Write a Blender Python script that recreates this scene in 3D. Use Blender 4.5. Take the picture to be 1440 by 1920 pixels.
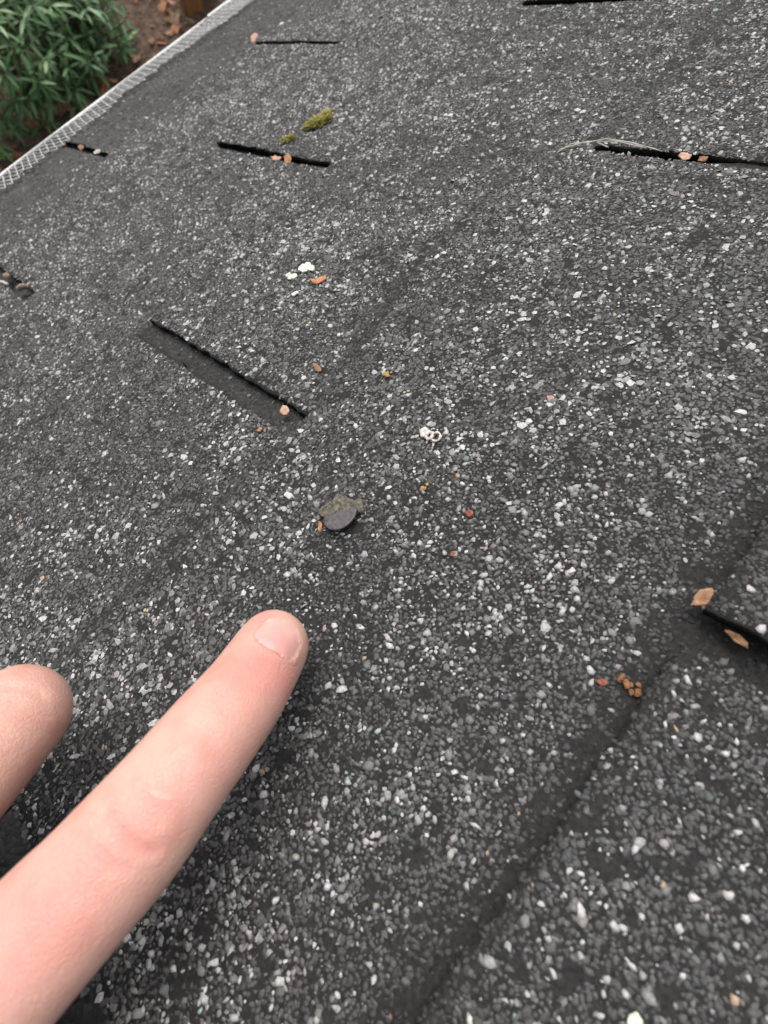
import bpy, bmesh, math, random
import numpy as np
from mathutils import Vector, Matrix, noise

for o in list(bpy.data.objects):
    bpy.data.objects.remove(o)
scene = bpy.context.scene
COL = scene.collection
rng = np.random.default_rng(7)
random.seed(7)

# ------------------------------------------------------------------ frame
# roof frame: u = up the slope, v = along the eave, n = off the roof (all mm)
PITCH = math.radians(30.0)
CT, ST = math.cos(PITCH), math.sin(PITCH)
ROOF_Z = 1.735


def W(u, v, n=0.0):
    u *= 0.001; v *= 0.001; n *= 0.001
    return Vector((u * CT - n * ST, v, ROOF_Z + u * ST + n * CT))


def WA(P):
    """(N,3) array of u,v,n in mm -> world metres"""
    P = np.asarray(P, float) * 0.001
    return np.stack([P[:, 0] * CT - P[:, 2] * ST, P[:, 1], ROOF_Z + P[:, 0] * ST + P[:, 2] * CT], 1)


def WD(u, v, n):
    return Vector((u * CT - n * ST, v, u * ST + n * CT))


# ------------------------------------------------------------------ camera
CAM_UVN = (412.6, 0.0, 129.6)
cx, cy, cz = (0.68942, 0.65574, -0.30775), (-0.45548, 0.72279, 0.51972), (0.56324, -0.21813, 0.79698)
cam = bpy.data.cameras.new("camera")
cam_o = bpy.data.objects.new("camera", cam)
COL.objects.link(cam_o)
X, Y, Z = WD(*cx), WD(*cy), WD(*cz)
M = Matrix((X, Y, Z)).transposed().to_4x4()
M.translation = W(*CAM_UVN)
cam_o.matrix_world = M
cam.sensor_fit = 'VERTICAL'
cam.sensor_height = 36.0
cam.sensor_width = 27.0
cam.lens = 18.75
cam.clip_start = 0.004
cam.clip_end = 300.0
cam.dof.use_dof = True
cam.dof.focus_distance = 0.175
cam.dof.aperture_fstop = 17.5
scene.camera = cam_o

# ------------------------------------------------------------------ world, sun, exposure
SUN_EL, SUN_AZ = math.radians(58), math.radians(-55)   # azimuth from +Y towards +X
world = bpy.data.worlds.new("World")
scene.world = world
world.use_nodes = True
wt = world.node_tree
wt.nodes.clear()
wo = wt.nodes.new("ShaderNodeOutputWorld")
bg = wt.nodes.new("ShaderNodeBackground")
sky = wt.nodes.new("ShaderNodeTexSky")
sky.sky_type = 'NISHITA'
sky.sun_disc = False
sky.sun_elevation = SUN_EL
sky.sun_rotation = SUN_AZ
sky.dust_density = 4.0
hs = wt.nodes.new("ShaderNodeHueSaturation")
hs.inputs["Saturation"].default_value = 0.22
wt.links.new(sky.outputs[0], hs.inputs["Color"])
wt.links.new(hs.outputs[0], bg.inputs["Color"])
bg.inputs["Strength"].default_value = 0.13
wt.links.new(bg.outputs[0], wo.inputs["Surface"])

sun = bpy.data.lights.new("sun", 'SUN')
sun.energy = 1.05
sun.angle = math.radians(35)
sun.color = (1.0, 0.965, 0.92)
sun_o = bpy.data.objects.new("sun", sun)
COL.objects.link(sun_o)
sd = Vector((math.sin(SUN_AZ) * math.cos(SUN_EL), math.cos(SUN_AZ) * math.cos(SUN_EL), math.sin(SUN_EL)))
sun_o.rotation_euler = sd.to_track_quat('Z', 'Y').to_euler()
sun_o.location = sd * 5

scene.view_settings.view_transform = 'Standard'
scene.view_settings.look = 'None'
scene.view_settings.exposure = 0.78
scene.view_settings.gamma = 1.0
scene.view_settings.use_curve_mapping = False


# ------------------------------------------------------------------ materials
def mat(name):
    m = bpy.data.materials.new(name)
    m.use_nodes = True
    nt = m.node_tree
    return m, nt, nt.nodes["Principled BSDF"]


def N(nt, t, **kw):
    n = nt.nodes.new(t)
    for k, v in kw.items():
        if k in n.inputs:
            n.inputs[k].default_value = v
        else:
            setattr(n, k, v)
    return n


def ramp(nt, stops, interp='LINEAR'):
    r = nt.nodes.new("ShaderNodeValToRGB")
    r.color_ramp.interpolation = interp
    e = r.color_ramp.elements
    while len(e) < len(stops):
        e.new(0.5)
    for x, (p, c) in zip(e, stops):
        x.position = p
        x.color = (*c, 1)
    return r


def mottled(name, c1, c2, scale=200.0, rough=0.75, bump=0.25, dist=0.0004, spec=0.35, detail=5, c3=None):
    m, nt, b = mat(name)
    tc = N(nt, "ShaderNodeTexCoord")
    no = N(nt, "ShaderNodeTexNoise", Scale=scale, Detail=detail, Roughness=0.6)
    nt.links.new(tc.outputs["Object"], no.inputs["Vector"])
    st = [(0.35, c1), (0.65, c2)] if c3 is None else [(0.3, c1), (0.5, c2), (0.7, c3)]
    r = ramp(nt, st)
    nt.links.new(no.outputs["Fac"], r.inputs["Fac"])
    nt.links.new(r.outputs["Color"], b.inputs["Base Color"])
    bp = N(nt, "ShaderNodeBump", Strength=bump, Distance=dist)
    nt.links.new(no.outputs["Fac"], bp.inputs["Height"])
    nt.links.new(bp.outputs["Normal"], b.inputs["Normal"])
    b.inputs["Roughness"].default_value = rough
    b.inputs["Specular IOR Level"].default_value = spec
    return m


def granule_material():
    m, nt, b = mat("mineral granule")
    a = N(nt, "ShaderNodeVertexColor", layer_name="Col")
    tc = N(nt, "ShaderNodeTexCoord")
    no = N(nt, "ShaderNodeTexNoise", Scale=1500.0, Detail=2.0)
    nt.links.new(tc.outputs["Object"], no.inputs["Vector"])
    mx = N(nt, "ShaderNodeMix", data_type='RGBA', blend_type='MULTIPLY')
    mx.inputs[0].default_value = 1.0
    r = ramp(nt, [(0.3, (0.72, 0.72, 0.72)), (0.7, (1.15, 1.15, 1.15))])
    nt.links.new(no.outputs["Fac"], r.inputs["Fac"])
    nt.links.new(a.outputs["Color"], mx.inputs[6])
    nt.links.new(r.outputs["Color"], mx.inputs[7])
    nt.links.new(mx.outputs[2], b.inputs["Base Color"])
    b.inputs["Roughness"].default_value = 0.8
    b.inputs["Specular IOR Level"].default_value = 0.25
    return m


def shingle_material(granular=True):
    m, nt, b = mat("asphalt shingle" if granular else "bare asphalt")
    tc = N(nt, "ShaderNodeTexCoord")
    vo = N(nt, "ShaderNodeTexVoronoi", Scale=620.0)
    nt.links.new(tc.outputs["Object"], vo.inputs["Vector"])
    sep = N(nt, "ShaderNodeSeparateColor")
    nt.links.new(vo.outputs["Color"], sep.inputs[0])
    if granular:
        r = ramp(nt, [(0.0, (0.03, 0.03, 0.031)), (0.6, (0.05, 0.05, 0.052)), (0.86, (0.09, 0.09, 0.09)), (0.9, (0.42, 0.42, 0.42))])
    else:
        r = ramp(nt, [(0.0, (0.014, 0.014, 0.014)), (0.75, (0.024, 0.023, 0.022)), (1.0, (0.05, 0.047, 0.043))])
    nt.links.new(sep.outputs[0], r.inputs["Fac"])
    nt.links.new(r.outputs["Color"], b.inputs["Base Color"])
    bp = N(nt, "ShaderNodeBump", Strength=0.8, Distance=0.0008)
    bp.invert = True
    nt.links.new(vo.outputs["Distance"], bp.inputs["Height"])
    nt.links.new(bp.outputs["Normal"], b.inputs["Normal"])
    b.inputs["Roughness"].default_value = 0.7
    return m


M_GRAN = granule_material()
M_SHINGLE = shingle_material(True)
M_ASPHALT = shingle_material(False)
M_BED = mottled("granule bed", (0.014, 0.014, 0.014), (0.032, 0.031, 0.03), 900, rough=0.9, bump=0.6, dist=0.0004, spec=0.2)
M_CUT = mottled("cut asphalt edge", (0.004, 0.004, 0.004), (0.014, 0.013, 0.012), 900, rough=0.95, bump=0.8, dist=0.0008, spec=0.1)
M_DECK = mottled("roof deck wood", (0.12, 0.085, 0.055), (0.2, 0.15, 0.1), 40)


# ------------------------------------------------------------------ mesh helpers
def link(name, me, m=None, parent=None, smooth=False):
    o = bpy.data.objects.new(name, me)
    COL.objects.link(o)
    if m is not None:
        me.materials.append(m)
    if parent is not None:
        o.parent = parent
    if smooth:
        me.polygons.foreach_set("use_smooth", [True] * len(me.polygons))
    return o


def mesh_arrays(name, V, F):
    """V (N,3) world metres, F (M,3 or 4) ints"""
    V = np.ascontiguousarray(V, np.float32)
    F = np.ascontiguousarray(F, np.int32)
    k = F.shape[1]
    me = bpy.data.meshes.new(name)
    me.vertices.add(len(V))
    me.vertices.foreach_set("co", V.ravel())
    me.loops.add(F.size)
    me.loops.foreach_set("vertex_index", F.ravel())
    me.polygons.add(len(F))
    me.polygons.foreach_set("loop_start", np.arange(0, F.size, k, dtype=np.int32))
    me.update(calc_edges=True)
    return me


def tag(o, label=None, cat=None, group=None, kind=None):
    if label: o["label"] = label
    if cat: o["category"] = cat
    if group: o["group"] = group
    if kind: o["kind"] = kind
    return o


def empty(name, loc=(0, 0, 0)):
    o = bpy.data.objects.new(name, None)
    o.empty_display_size = 0.01
    COL.objects.link(o)
    o.location = loc
    return o


def adopt(child, parent):
    """parent without moving: meshes are built in world coordinates"""
    child.parent = parent
    child.matrix_parent_inverse = Matrix.Translation(-Vector(parent.location))
    return child


def ico(sub):
    bm = bmesh.new()
    bmesh.ops.create_icosphere(bm, subdivisions=sub, radius=1.0)
    V = np.array([v.co[:] for v in bm.verts])
    F = np.array([[v.index for v in f.verts] for f in bm.faces])
    bm.free()
    return V, F


ICO_V, ICO_F = ico(1)
# granules are pressed into the bitumen: the sunk underside is left off
_keep = ICO_V[ICO_F].mean(1)[:, 2] > -0.25
ICO_F = ICO_F[_keep]
CHIP_V = np.array([(math.cos(t), math.sin(t), -0.25) for t in np.linspace(0, 2 * math.pi, 5, endpoint=False)] + [(0.15, 0.1, 1.0)])
CHIP_F = np.array([(k_, (k_ + 1) % 5, 5) for k_ in range(5)])


def smooth_noise(u, v, scale, seed, octaves=3):
    """value noise on arrays, about -1..1"""
    out = np.zeros(np.shape(u)); amp = 1.0; tot = 0
    for k in range(octaves):
        f = (2 ** k) / scale
        x = np.asarray(u) * f + 37.7 * k; y = np.asarray(v) * f - 11.3 * k
        xi = np.floor(x).astype(np.int64); yi = np.floor(y).astype(np.int64)
        fx = x - xi; fy = y - yi
        fx = fx * fx * (3 - 2 * fx); fy = fy * fy * (3 - 2 * fy)

        def h(a, b):
            z = (a * 374761393 + b * 668265263 + (seed + 13 * k) * 982451653) & 0x7fffffff
            z = ((z ^ (z >> 13)) * 1274126177) & 0x7fffffff
            return ((z ^ (z >> 16)) & 0xffff) / 32767.5 - 1
        a = h(xi, yi) * (1 - fx) + h(xi + 1, yi) * fx
        b = h(xi, yi + 1) * (1 - fx) + h(xi + 1, yi + 1) * fx
        out += amp * (a * (1 - fy) + b * fy); tot += amp; amp *= 0.5
    return out / tot


# ------------------------------------------------------------------ granules
def pale_share(u, v):
    s = 0.16 + 0.125 * smooth_noise(u, v, 60, 3, 3)
    s = s * (1 + 1.25 * smooth_noise(u, v, 8, 9, 2))
    # granule blend of the strips near the eave and of the lower near tabs is darker
    s = s * np.clip((u + 180) / 110, 0.07, 1.0)
    d = np.exp(-(((u - 205) / 60) ** 2 + ((v + 0) / 34) ** 2))
    s = s * (1 - 0.45 * d)
    g = np.exp(-(((u - 350) / 50) ** 2 + ((v - 35) / 45) ** 2))
    s = s + 0.06 * g
    s = s * (1 - 0.4 * np.clip((u - 375) / 30, 0, 1))
    return np.clip(s, 0.01, 0.5)


def granule_mesh(name, P, size, col, near, pale):
    """P (N,3) u,v,n; one angular little stone per point"""
    tv, tf = (ICO_V, ICO_F) if near else (CHIP_V, CHIP_F)
    n = len(P)
    if n == 0:
        return None
    k = len(tv)
    V = np.repeat(tv[None], n, 0) * rng.uniform(0.5, 1.36, (n, k, 1))
    sc = np.stack([rng.uniform(0.8, 1.4, n), rng.uniform(0.6, 1.05, n), np.where(pale, rng.uniform(0.25, 0.55, n), rng.uniform(0.16, 0.36, n))], 1)
    V *= sc[:, None, :]
    # tilt then spin
    t = rng.normal(0, 1, n) * np.where(pale, 0.3, 0.16); c, s = np.cos(t)[:, None], np.sin(t)[:, None]
    x, z = V[..., 0] * c + V[..., 2] * s, -V[..., 0] * s + V[..., 2] * c
    V[..., 0], V[..., 2] = x, z
    t = rng.uniform(0, 2 * np.pi, n); c, s = np.cos(t)[:, None], np.sin(t)[:, None]
    x, y = V[..., 0] * c - V[..., 1] * s, V[..., 0] * s + V[..., 1] * c
    V[..., 0], V[..., 1] = x, y
    V *= (size * (0.5 if near else 0.57))[:, None, None]
    V += P[:, None, :]
    F = (tf[None] + (np.arange(n) * k)[:, None, None]).reshape(-1, 3)
    me = mesh_arrays(name, WA(V.reshape(-1, 3)), F)
    at = me.color_attributes.new("Col", 'FLOAT_COLOR', 'POINT')
    C = np.ones((n, k, 4), np.float32)
    C[..., :3] = col[:, None, :]
    at.data.foreach_set("color", C.ravel())
    return me


def granule_colours(u, v, scale=1.0, grime_shade=1.0):
    n = len(u)
    share = pale_share(u, v) * scale
    stain = 1 + 0.28 * smooth_noise(u, v, 42, 15, 3) + 0.1 * smooth_noise(u, v, 9, 16, 2)
    x = rng.random(n)
    base = np.exp(rng.normal(math.log(0.082), 0.2, n)) * stain
    mid = rng.uniform(0.11, 0.2, n)
    pale = 0.15 + 0.36 * rng.random(n) ** 1.5
    a = np.where(x < share, pale, np.where(x < share * 1.28 + 0.015, mid, base))
    col = np.repeat(a[:, None], 3, 1)
    t = rng.normal(0, 0.02, (n, 3))
    col *= 1 + t + np.array([0.025, 0.003, -0.018])
    # a few tinted stones: tan, pink, blue green
    y = rng.random(n)
    col[y < 0.0012] = np.array([0.40, 0.29, 0.2])
    col[(y > 0.006) & (y < 0.0066)] = np.array([0.38, 0.24, 0.2])
    col[(y > 0.01) & (y < 0.03)] *= np.array([0.86, 1.0, 0.99])
    return np.clip(col * grime_shade, 0.01, 0.8), x < share


FOOT = np.array([(322, -165), (500, -45), (500, 140), (330, 400), (180, 450), (-40, 480), (-290, 560), (-300, 20), (-60, -20), (120, -95), (250, -150)], float)


def in_foot(u, v):
    ins = np.zeros(len(u), bool)
    j = len(FOOT) - 1
    for i in range(len(FOOT)):
        (x1, y1), (x2, y2) = FOOT[i], FOOT[j]
        c = ((y1 > v) != (y2 > v)) & (u < (x2 - x1) * (v - y1) / (y2 - y1 + 1e-12) + x1)
        ins ^= c
        j = i
    return ins


def scatter(u0, u1, v0, v1, s):
    nu, nv = int((u1 - u0) / (s * 0.87)) + 1, int((v1 - v0) / s) + 1
    a, b = np.meshgrid(np.arange(nu), np.arange(nv), indexing='ij')
    u = u0 + (a + 0.5) * s * 0.87 + rng.normal(0, 0.28 * s, a.shape)
    v = v0 + (b + 0.5 + 0.5 * (a % 2)) * s + rng.normal(0, 0.28 * s, a.shape)
    return u.ravel(), v.ravel()


def add_granules(fn, u0, u1, v0, v1, ub, parent, drop=None, s=1.06, inset=-0.25, pale=1.0, grime_shade=1.0, seam=None):
    u, v = scatter(u0, u1, v0, v1, s)
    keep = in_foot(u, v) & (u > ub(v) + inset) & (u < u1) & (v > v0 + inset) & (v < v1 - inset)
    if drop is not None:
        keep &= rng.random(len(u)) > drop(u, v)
    u, v = u[keep], v[keep]
    if len(u) < 10:
        return
    size = np.clip(np.exp(rng.normal(math.log(1.3), 0.25, len(u))), 0.65, 2.0)
    dirt_shade = seam(u, v) if seam is not None else np.zeros(len(u))
    col, ispale = granule_colours(u, v, pale * (1 - 0.8 * np.clip(dirt_shade, 0, 1)), grime_shade)
    col *= (1 - 0.48 * np.clip(dirt_shade, 0, 1))[:, None]  # seam grime, with the crevice shade below each butt put into the colour
    size = np.where(ispale, np.clip(np.exp(rng.normal(math.log(1.1), 0.42, len(u))), 0.45, 2.5), size)
    P = np.stack([u, v, fn(u, v) + np.where(ispale, size * 0.05 + 0.08, 0.0) + rng.normal(0, 0.05, len(u))], 1)
    d = np.sqrt((u - CAM_UVN[0]) ** 2 + (v - CAM_UVN[1]) ** 2)
    near = d < 105
    for sel, nr in ((near, True), (~near, False)):
        if sel.sum() > 5:
            me = granule_mesh("granules", P[sel], size[sel], col[sel], nr, ispale[sel])
            o = link("granules", me, M_GRAN, parent)
            o["kind"] = "stuff"


# ------------------------------------------------------------------ roof
E = 135.0
THICK = 3.0
roof_me = bpy.data.meshes.new("roof")
bm = bmesh.new()
for (a, b2, c0, c1) in ((-262, 2600, -12.0, -30.0),):
    vs = [bm.verts.new(W(u, v, n)) for n in (c0, c1) for u, v in ((a, -1600), (b2, -1600), (b2, 2600), (a, 2600))]
    bm.faces.new(vs[0:4]); bm.faces.new(vs[7:3:-1])
    for i in range(4):
        j = (i + 1) % 4
        bm.faces.new((vs[i], vs[4 + i], vs[4 + j], vs[j]))
bmesh.ops.recalc_face_normals(bm, faces=bm.faces)
bm.to_mesh(roof_me); bm.free()
roof = link("roof", roof_me, M_DECK)
tag(roof, "dark shingled roof slope running down to the gutter", kind="structure")


def saw(u, ub, k):
    return 2.0 - 3.9 * (u - ub) / E


def waviness(u, v):
    return 0.75 * smooth_noise(u, v, 95, 21, 2) + 0.3 * smooth_noise(u, v, 22, 5, 2)


# lower edge of each course, slots between its tabs and how each tab curls at the slot
COURSES = [
    # butt u,              slots (lo, hi),                         lifts of the tab beyond a slot (mm)
    (-262.0, [(-145, -136), (159.5, 165.5), (462, 471), (768, 777)], {1: 2.2}),
    (-131.0, [(-285, -276), (21, 30), (331, 335.2), (632, 641)], {1: 1.0, 2: 0.9}),
    (4.0, [(-125, -116), (187, 191.8), (489, 498), (795, 804)], {1: 2.2}),
    (135.0, [(-266, -257), (39.5, 51.5), (357, 363), (661, 670)], {1: 1.6, 2: 1.2}),
    (268.0, [(-412, -403), (-108, -92.5), (218.6, 221.8), (520, 529), (826, 835)], {1: 3.2, 2: 0.5}),
    (405.0, [(-258, -249), (46.5, 56), (352, 361), (660, 669)], {1: 4.4}),
    (540.0, [(-100, -91), (205, 214), (511, 520), (818, 827)], {}),
    (675.0, [(-254, -245), (52, 61), (358, 367), (664, 673)], {}),
]


def butt_line(k, i):
    """the lower edge of tab i of course k as u(v): hand nailed, so a little skew"""
    u0 = COURSES[k][0]
    r = np.random.default_rng(100 * k + i)
    off, slope = r.uniform(-1.5, 1.5), r.uniform(-0.004, 0.004)
    if k == 4 and i <= 1:
        return lambda v: 267.0 - 17.0 * np.clip((np.asarray(v) - 55) / 75, 0, 1)
    if k == 4 and i == 2:
        return lambda v: 275.0 + 0 * np.asarray(v)
    if k == 5:
        off = 0.0
    if k == 2:
        return lambda v: u0 + 5 - 0.045 * np.asarray(v)
    return lambda v: u0 + off + slope * np.asarray(v) + 0.9 * smooth_noise(np.asarray(v), np.asarray(v) * 0, 18, 77 + k, 2)


NAIL_U, NAIL_V = 311.5, 26.0


def make_tab(k, i, v0, v1, lift0):
    ub = butt_line(k, i)
    u_lo = float(np.min(ub(np.linspace(v0, v1, 40))))
    u_hi = COURSES[k][0] + E + 22

    def top(u, v):
        u = np.asarray(u, float); v = np.asarray(v, float)
        s = np.clip((u - ub(v)) / E, 0, 1.2)
        n = saw(u, ub(v), k) + waviness(u, v)
        n = n + lift0 * np.clip(1 - s, 0, 1) ** 0.7 * np.exp(-np.clip(v - v0, 0, None) / 45.0) * np.clip(0.35 + s * 3, 0, 1)
        if k == 5:
            n = n + 2.5 * np.clip(1 - s * 2.2, 0, 1)
        d_ = np.clip(u - ub(v), 0, None)
        n = n - 1.3 * np.exp(-d_ / 1.6)
        n = n + 1.3 * np.exp(-((u - NAIL_U) ** 2 + (v - NAIL_V) ** 2) / 90.0)
        return n
    fine = in_foot(np.array([u_lo, u_lo, u_hi, u_hi, (u_lo + u_hi) / 2]), np.array([v0, v1, v0, v1, (v0 + v1) / 2])).any() or (k, i) in ((5, 0), (5, 1), (4, 1), (4, 2), (4, 0))
    step = 4.0 if fine else 16.0
    nu, nv = max(4, int((u_hi - u_lo) / (step * 0.35))), max(4, int((v1 - v0) / step))
    sv = np.linspace(0, 1, nv + 1); su = np.linspace(0, 1, nu + 1)
    U = np.zeros((nu + 1, nv + 1)); Vv = np.zeros_like(U)
    jag0 = 1.1 * smooth_noise(su * 150, su * 0, 5, 31 + 7 * k + i, 2) + 1.5 * smooth_noise(su * 150, su * 0, 38, 331 + 7 * k + i, 2)
    jag1 = 1.1 * smooth_noise(su * 150, su * 0, 5, 61 + 7 * k + i, 2) + 1.5 * smooth_noise(su * 150, su * 0, 38, 361 + 7 * k + i, 2)
    if (k, i) == (4, 1):
        jag1 = jag1 + 4.6 * np.clip((su - 0.42) / 0.08, 0, 1)
    if (k, i) == (3, 0):
        jag1 = jag1 + 2.5 * np.clip(1 - su * 1.6, 0, 1)
    for b in range(nv + 1):
        vb = v0 + jag0 + (v1 + jag1 - v0 - jag0) * sv[b]
        base = ub(vb)
        U[:, b] = base + (u_hi - base) * su
        Vv[:, b] = vb
    T = top(U, Vv)
    nvt = (nu + 1) * (nv + 1)
    P = np.concatenate([np.stack([U, Vv, T], -1).reshape(-1, 3), np.stack([U, Vv, T - THICK], -1).reshape(-1, 3)])
    idx = np.arange(nvt).reshape(nu + 1, nv + 1)
    q = np.stack([idx[:-1, :-1], idx[1:, :-1], idx[1:, 1:], idx[:-1, 1:]], -1).reshape(-1, 4)
    faces = [q, q[:, ::-1] + nvt]
    for line in (idx[:, 0][::-1], idx[:, -1], idx[0, :], idx[-1, :][::-1]):
        a, b = line[:-1], line[1:]
        faces.append(np.stack([a, b, b + nvt, a + nvt], -1))
    me = mesh_arrays("shingle", WA(P), np.concatenate(faces))
    o = link("shingle", me, M_BED if fine else M_SHINGLE, roof)
    me.materials.append(M_CUT)
    mi = np.zeros(len(me.polygons), np.int32); mi[len(q):] = 1
    me.polygons.foreach_set("material_index", mi)

    def ub_next(v):
        """lower edge of whichever tab of the next course lies above this v"""
        v = np.asarray(v, float)
        out = np.full(v.shape, 1e4)
        if k + 1 < len(COURSES):
            sl = COURSES[k + 1][1]
            for m_ in range(len(sl) - 1):
                w = (v >= sl[m_][0]) & (v < sl[m_ + 1][0])
                out = np.where(w, butt_line(k + 1, m_)(v), out)
        return out


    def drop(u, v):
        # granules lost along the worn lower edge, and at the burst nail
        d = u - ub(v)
        nxt = ub_next(v) - u  # bare dark band below the next butt, partly standing in for crevice shade
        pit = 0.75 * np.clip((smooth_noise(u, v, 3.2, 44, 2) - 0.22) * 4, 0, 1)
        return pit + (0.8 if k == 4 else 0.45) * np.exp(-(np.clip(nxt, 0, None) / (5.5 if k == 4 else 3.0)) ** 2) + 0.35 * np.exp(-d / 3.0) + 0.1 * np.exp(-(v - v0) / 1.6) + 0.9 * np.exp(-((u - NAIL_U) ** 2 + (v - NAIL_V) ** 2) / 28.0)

    if fine:
        vis_hi = COURSES[k + 1][0] + 16 if k + 1 < len(COURSES) else u_hi
        seam = lambda u, v: np.maximum(np.exp(-((u - ub(v)) / 3.2) ** 2), np.exp(-(np.clip(ub_next(v) - u, 0, None) / (8.0 if k == 4 else (7.0 if k == 3 else 4.5))) ** 2)) * (0.85 + 0.4 * smooth_noise(u, v, 30, 88, 2))  # weight of the seam darkening: grime and painted crevice shade
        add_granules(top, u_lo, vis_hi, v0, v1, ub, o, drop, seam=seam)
    return o


for k, (u0, slots, lifts) in enumerate(COURSES):
    # the strip that shows at the bottom of the slots
    a, b = u0 + 3, u0 + E + 24
    UU, VV = np.meshgrid(np.linspace(a, b, 20), np.linspace(-420, 980, 90), indexing='ij')

    def under(u, v, u0=u0):
        return saw(np.asarray(u), u0, k) + waviness(np.asarray(u), np.asarray(v)) - THICK - (0.4 if k == 3 else 1.4)
    P = np.stack([UU, VV, under(UU, VV)], -1).reshape(-1, 3)
    idx = np.arange(len(P)).reshape(UU.shape)
    q = np.stack([idx[:-1, :-1], idx[1:, :-1], idx[1:, 1:], idx[:-1, 1:]], -1).reshape(-1, 4)
    um = link("underlayer", mesh_arrays("underlayer", WA(P), q), M_ASPHALT, roof)
    for i, (lo, hi) in enumerate(slots):
        full = 0.1 if (k, i) == (3, 1) else (0.15 if k == 5 else 0.8)
        add_granules(under, a, b, lo - 1.5, hi + 1.5, lambda v: v * 0 + a, um, drop=lambda u, v, f=full: np.full(len(u), f), pale=0.4 if full < 0.5 else 0.25, grime_shade=(0.34 if k == 3 else 0.5) if full < 0.2 else 0.4)  # slot floors darkened: grime, and the slot's own shade put into the colour
    for i in range(len(slots) - 1):
        make_tab(k, i, slots[i][1], slots[i + 1][0], lifts.get(i, 0.3))

# fascia board under the eave
bm = bmesh.new()
r = bmesh.ops.create_cube(bm, size=1.0)
for v in bm.verts:
    v.co = Vector((v.co.x * 0.02 - 0.232, 0.5 + v.co.y * 4.2, ROOF_Z - 0.24 + v.co.z * 0.17))
me = bpy.data.meshes.new("fascia"); bm.to_mesh(me); bm.free()
M_WHITE = mottled("painted white metal", (0.62, 0.62, 0.6), (0.78, 0.78, 0.77), 60, rough=0.45, bump=0.08)
link("fascia", me, M_WHITE, roof)

# ------------------------------------------------------------------ gutter with its guard
M_GUARD = mottled("weathered aluminium mesh", (0.42, 0.415, 0.405), (0.8, 0.79, 0.78), 260, rough=0.42, bump=0.15)
M_FLANGE = mottled("dirty white flange", (0.10, 0.10, 0.085), (0.27, 0.27, 0.25), 160, rough=0.6, bump=0.4, c3=(0.55, 0.56, 0.54))


def u_lip(v): return -281.5 - 0.098 * v
def u_zig(v): return -216.0 - 0.074 * v


def ribbon(profile, vs, name, m, parent, thick=None):
    """profile(v) -> list of (u,n); sweep along v"""
    rows = [[(u, v, n) for u, n in profile(v)] for v in vs]
    k = len(rows[0])
    P = np.array([p for r in rows for p in r])
    idx = np.arange(len(P)).reshape(len(rows), k)
    q = np.stack([idx[:-1, :-1], idx[:-1, 1:], idx[1:, 1:], idx[1:, :-1]], -1).reshape(-1, 4)
    me = mesh_arrays(name, WA(P), q)
    o = link(name, me, m)
    if parent is not None:
        adopt(o, parent)
    return o


def gutter(v_a, v_b, shift, label):
    g = empty("gutter", W(u_lip(v_a), v_a, -20))
    tag(g, label, "gutter", "lengths of gutter along the eave")
    vs = np.linspace(v_a, v_b, 30)
    # rolled front lip: a round bead
    def bead(v, s=shift):
        c = u_lip(v) - s
        return [(c + 1.8 * math.cos(t), -0.5 + 1.8 * math.sin(t)) for t in np.linspace(0, 2 * math.pi, 11)]
    o = ribbon(bead, vs, "lip", M_WHITE, g)
    o.data.polygons.foreach_set("use_smooth", [True] * len(o.data.polygons))
    # trough: front wall, floor, back wall, as a sheet with thickness
    def trough(v, s=shift):
        c = u_lip(v) - s
        # gravity runs along (-ST, -CT) in (u, n)
        def p(du, drop): return (c + du - drop * ST * 0 - drop * 0.5, -drop * 0.866)
        pts = [p(0, 2), p(2, 30), p(14, 58), p(18, 70), p(70, 70), p(82, 30), p(82, 18)]
        inn = [p(80.5, 18), p(80.5, 30), p(69, 68.6), p(19, 68.6), p(15.2, 57.5), p(3.4, 30), p(1.4, 2)]
        return pts + inn + [pts[0]]
    ribbon(trough, vs, "trough", M_WHITE, g)
    return g


g1 = gutter(-400, 404, 0, "long white gutter length with a narrow bright lip, beside the shrub")
g2 = gutter(410, 1400, 5.5, "farther white gutter length beginning past the gap, near the wooden post")

gg = empty("gutter_guard", W(-260, 100, 2))
tag(gg, "pale punched metal mesh guard with a jagged edge along the shingles' lower edge", "gutter guard")
vs = np.arange(-380, 1300, 7.0)


def fl(v):
    w = 14 + 1.2 * math.sin(v * 0.09) + 0.8 * math.sin(v * 0.31)
    n = 0.5 * math.sin(v * 0.05)
    return [(u_lip(v) + 2.2, 0.9 + n), (u_lip(v) + w, 2.4 + n), (u_lip(v) + w, 1.6 + n), (u_lip(v) + 2.2, 0.1 + n)]


ribbon(fl, vs, "flange", M_FLANGE, gg)

# expanded metal: rows of diamonds made of flat strands with real thickness
PV, PF = [], []


def strand(p, q, w=0.36, h=0.36):
    p, q = np.array(p, float), np.array(q, float)
    d = q - p; d /= np.linalg.norm(d)
    s = np.cross(d, (0, 0, 1)); s /= np.linalg.norm(s)
    up = np.cross(s, d)
    b = len(PV)
    for e in (p - d * 0.2, q + d * 0.2):
        for a, c in ((1, 1), (-1, 1), (-1, -1), (1, -1)):
            PV.append(e + s * w * a + up * h * c)
    for i in range(4):
        j = (i + 1) % 4
        PF.append((b + i, b + j, b + 4 + j, b + 4 + i))
    PF.append((b, b + 3, b + 2, b + 1)); PF.append((b + 4, b + 5, b + 6, b + 7))


CELL = 7.6
ROWS = 4


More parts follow.
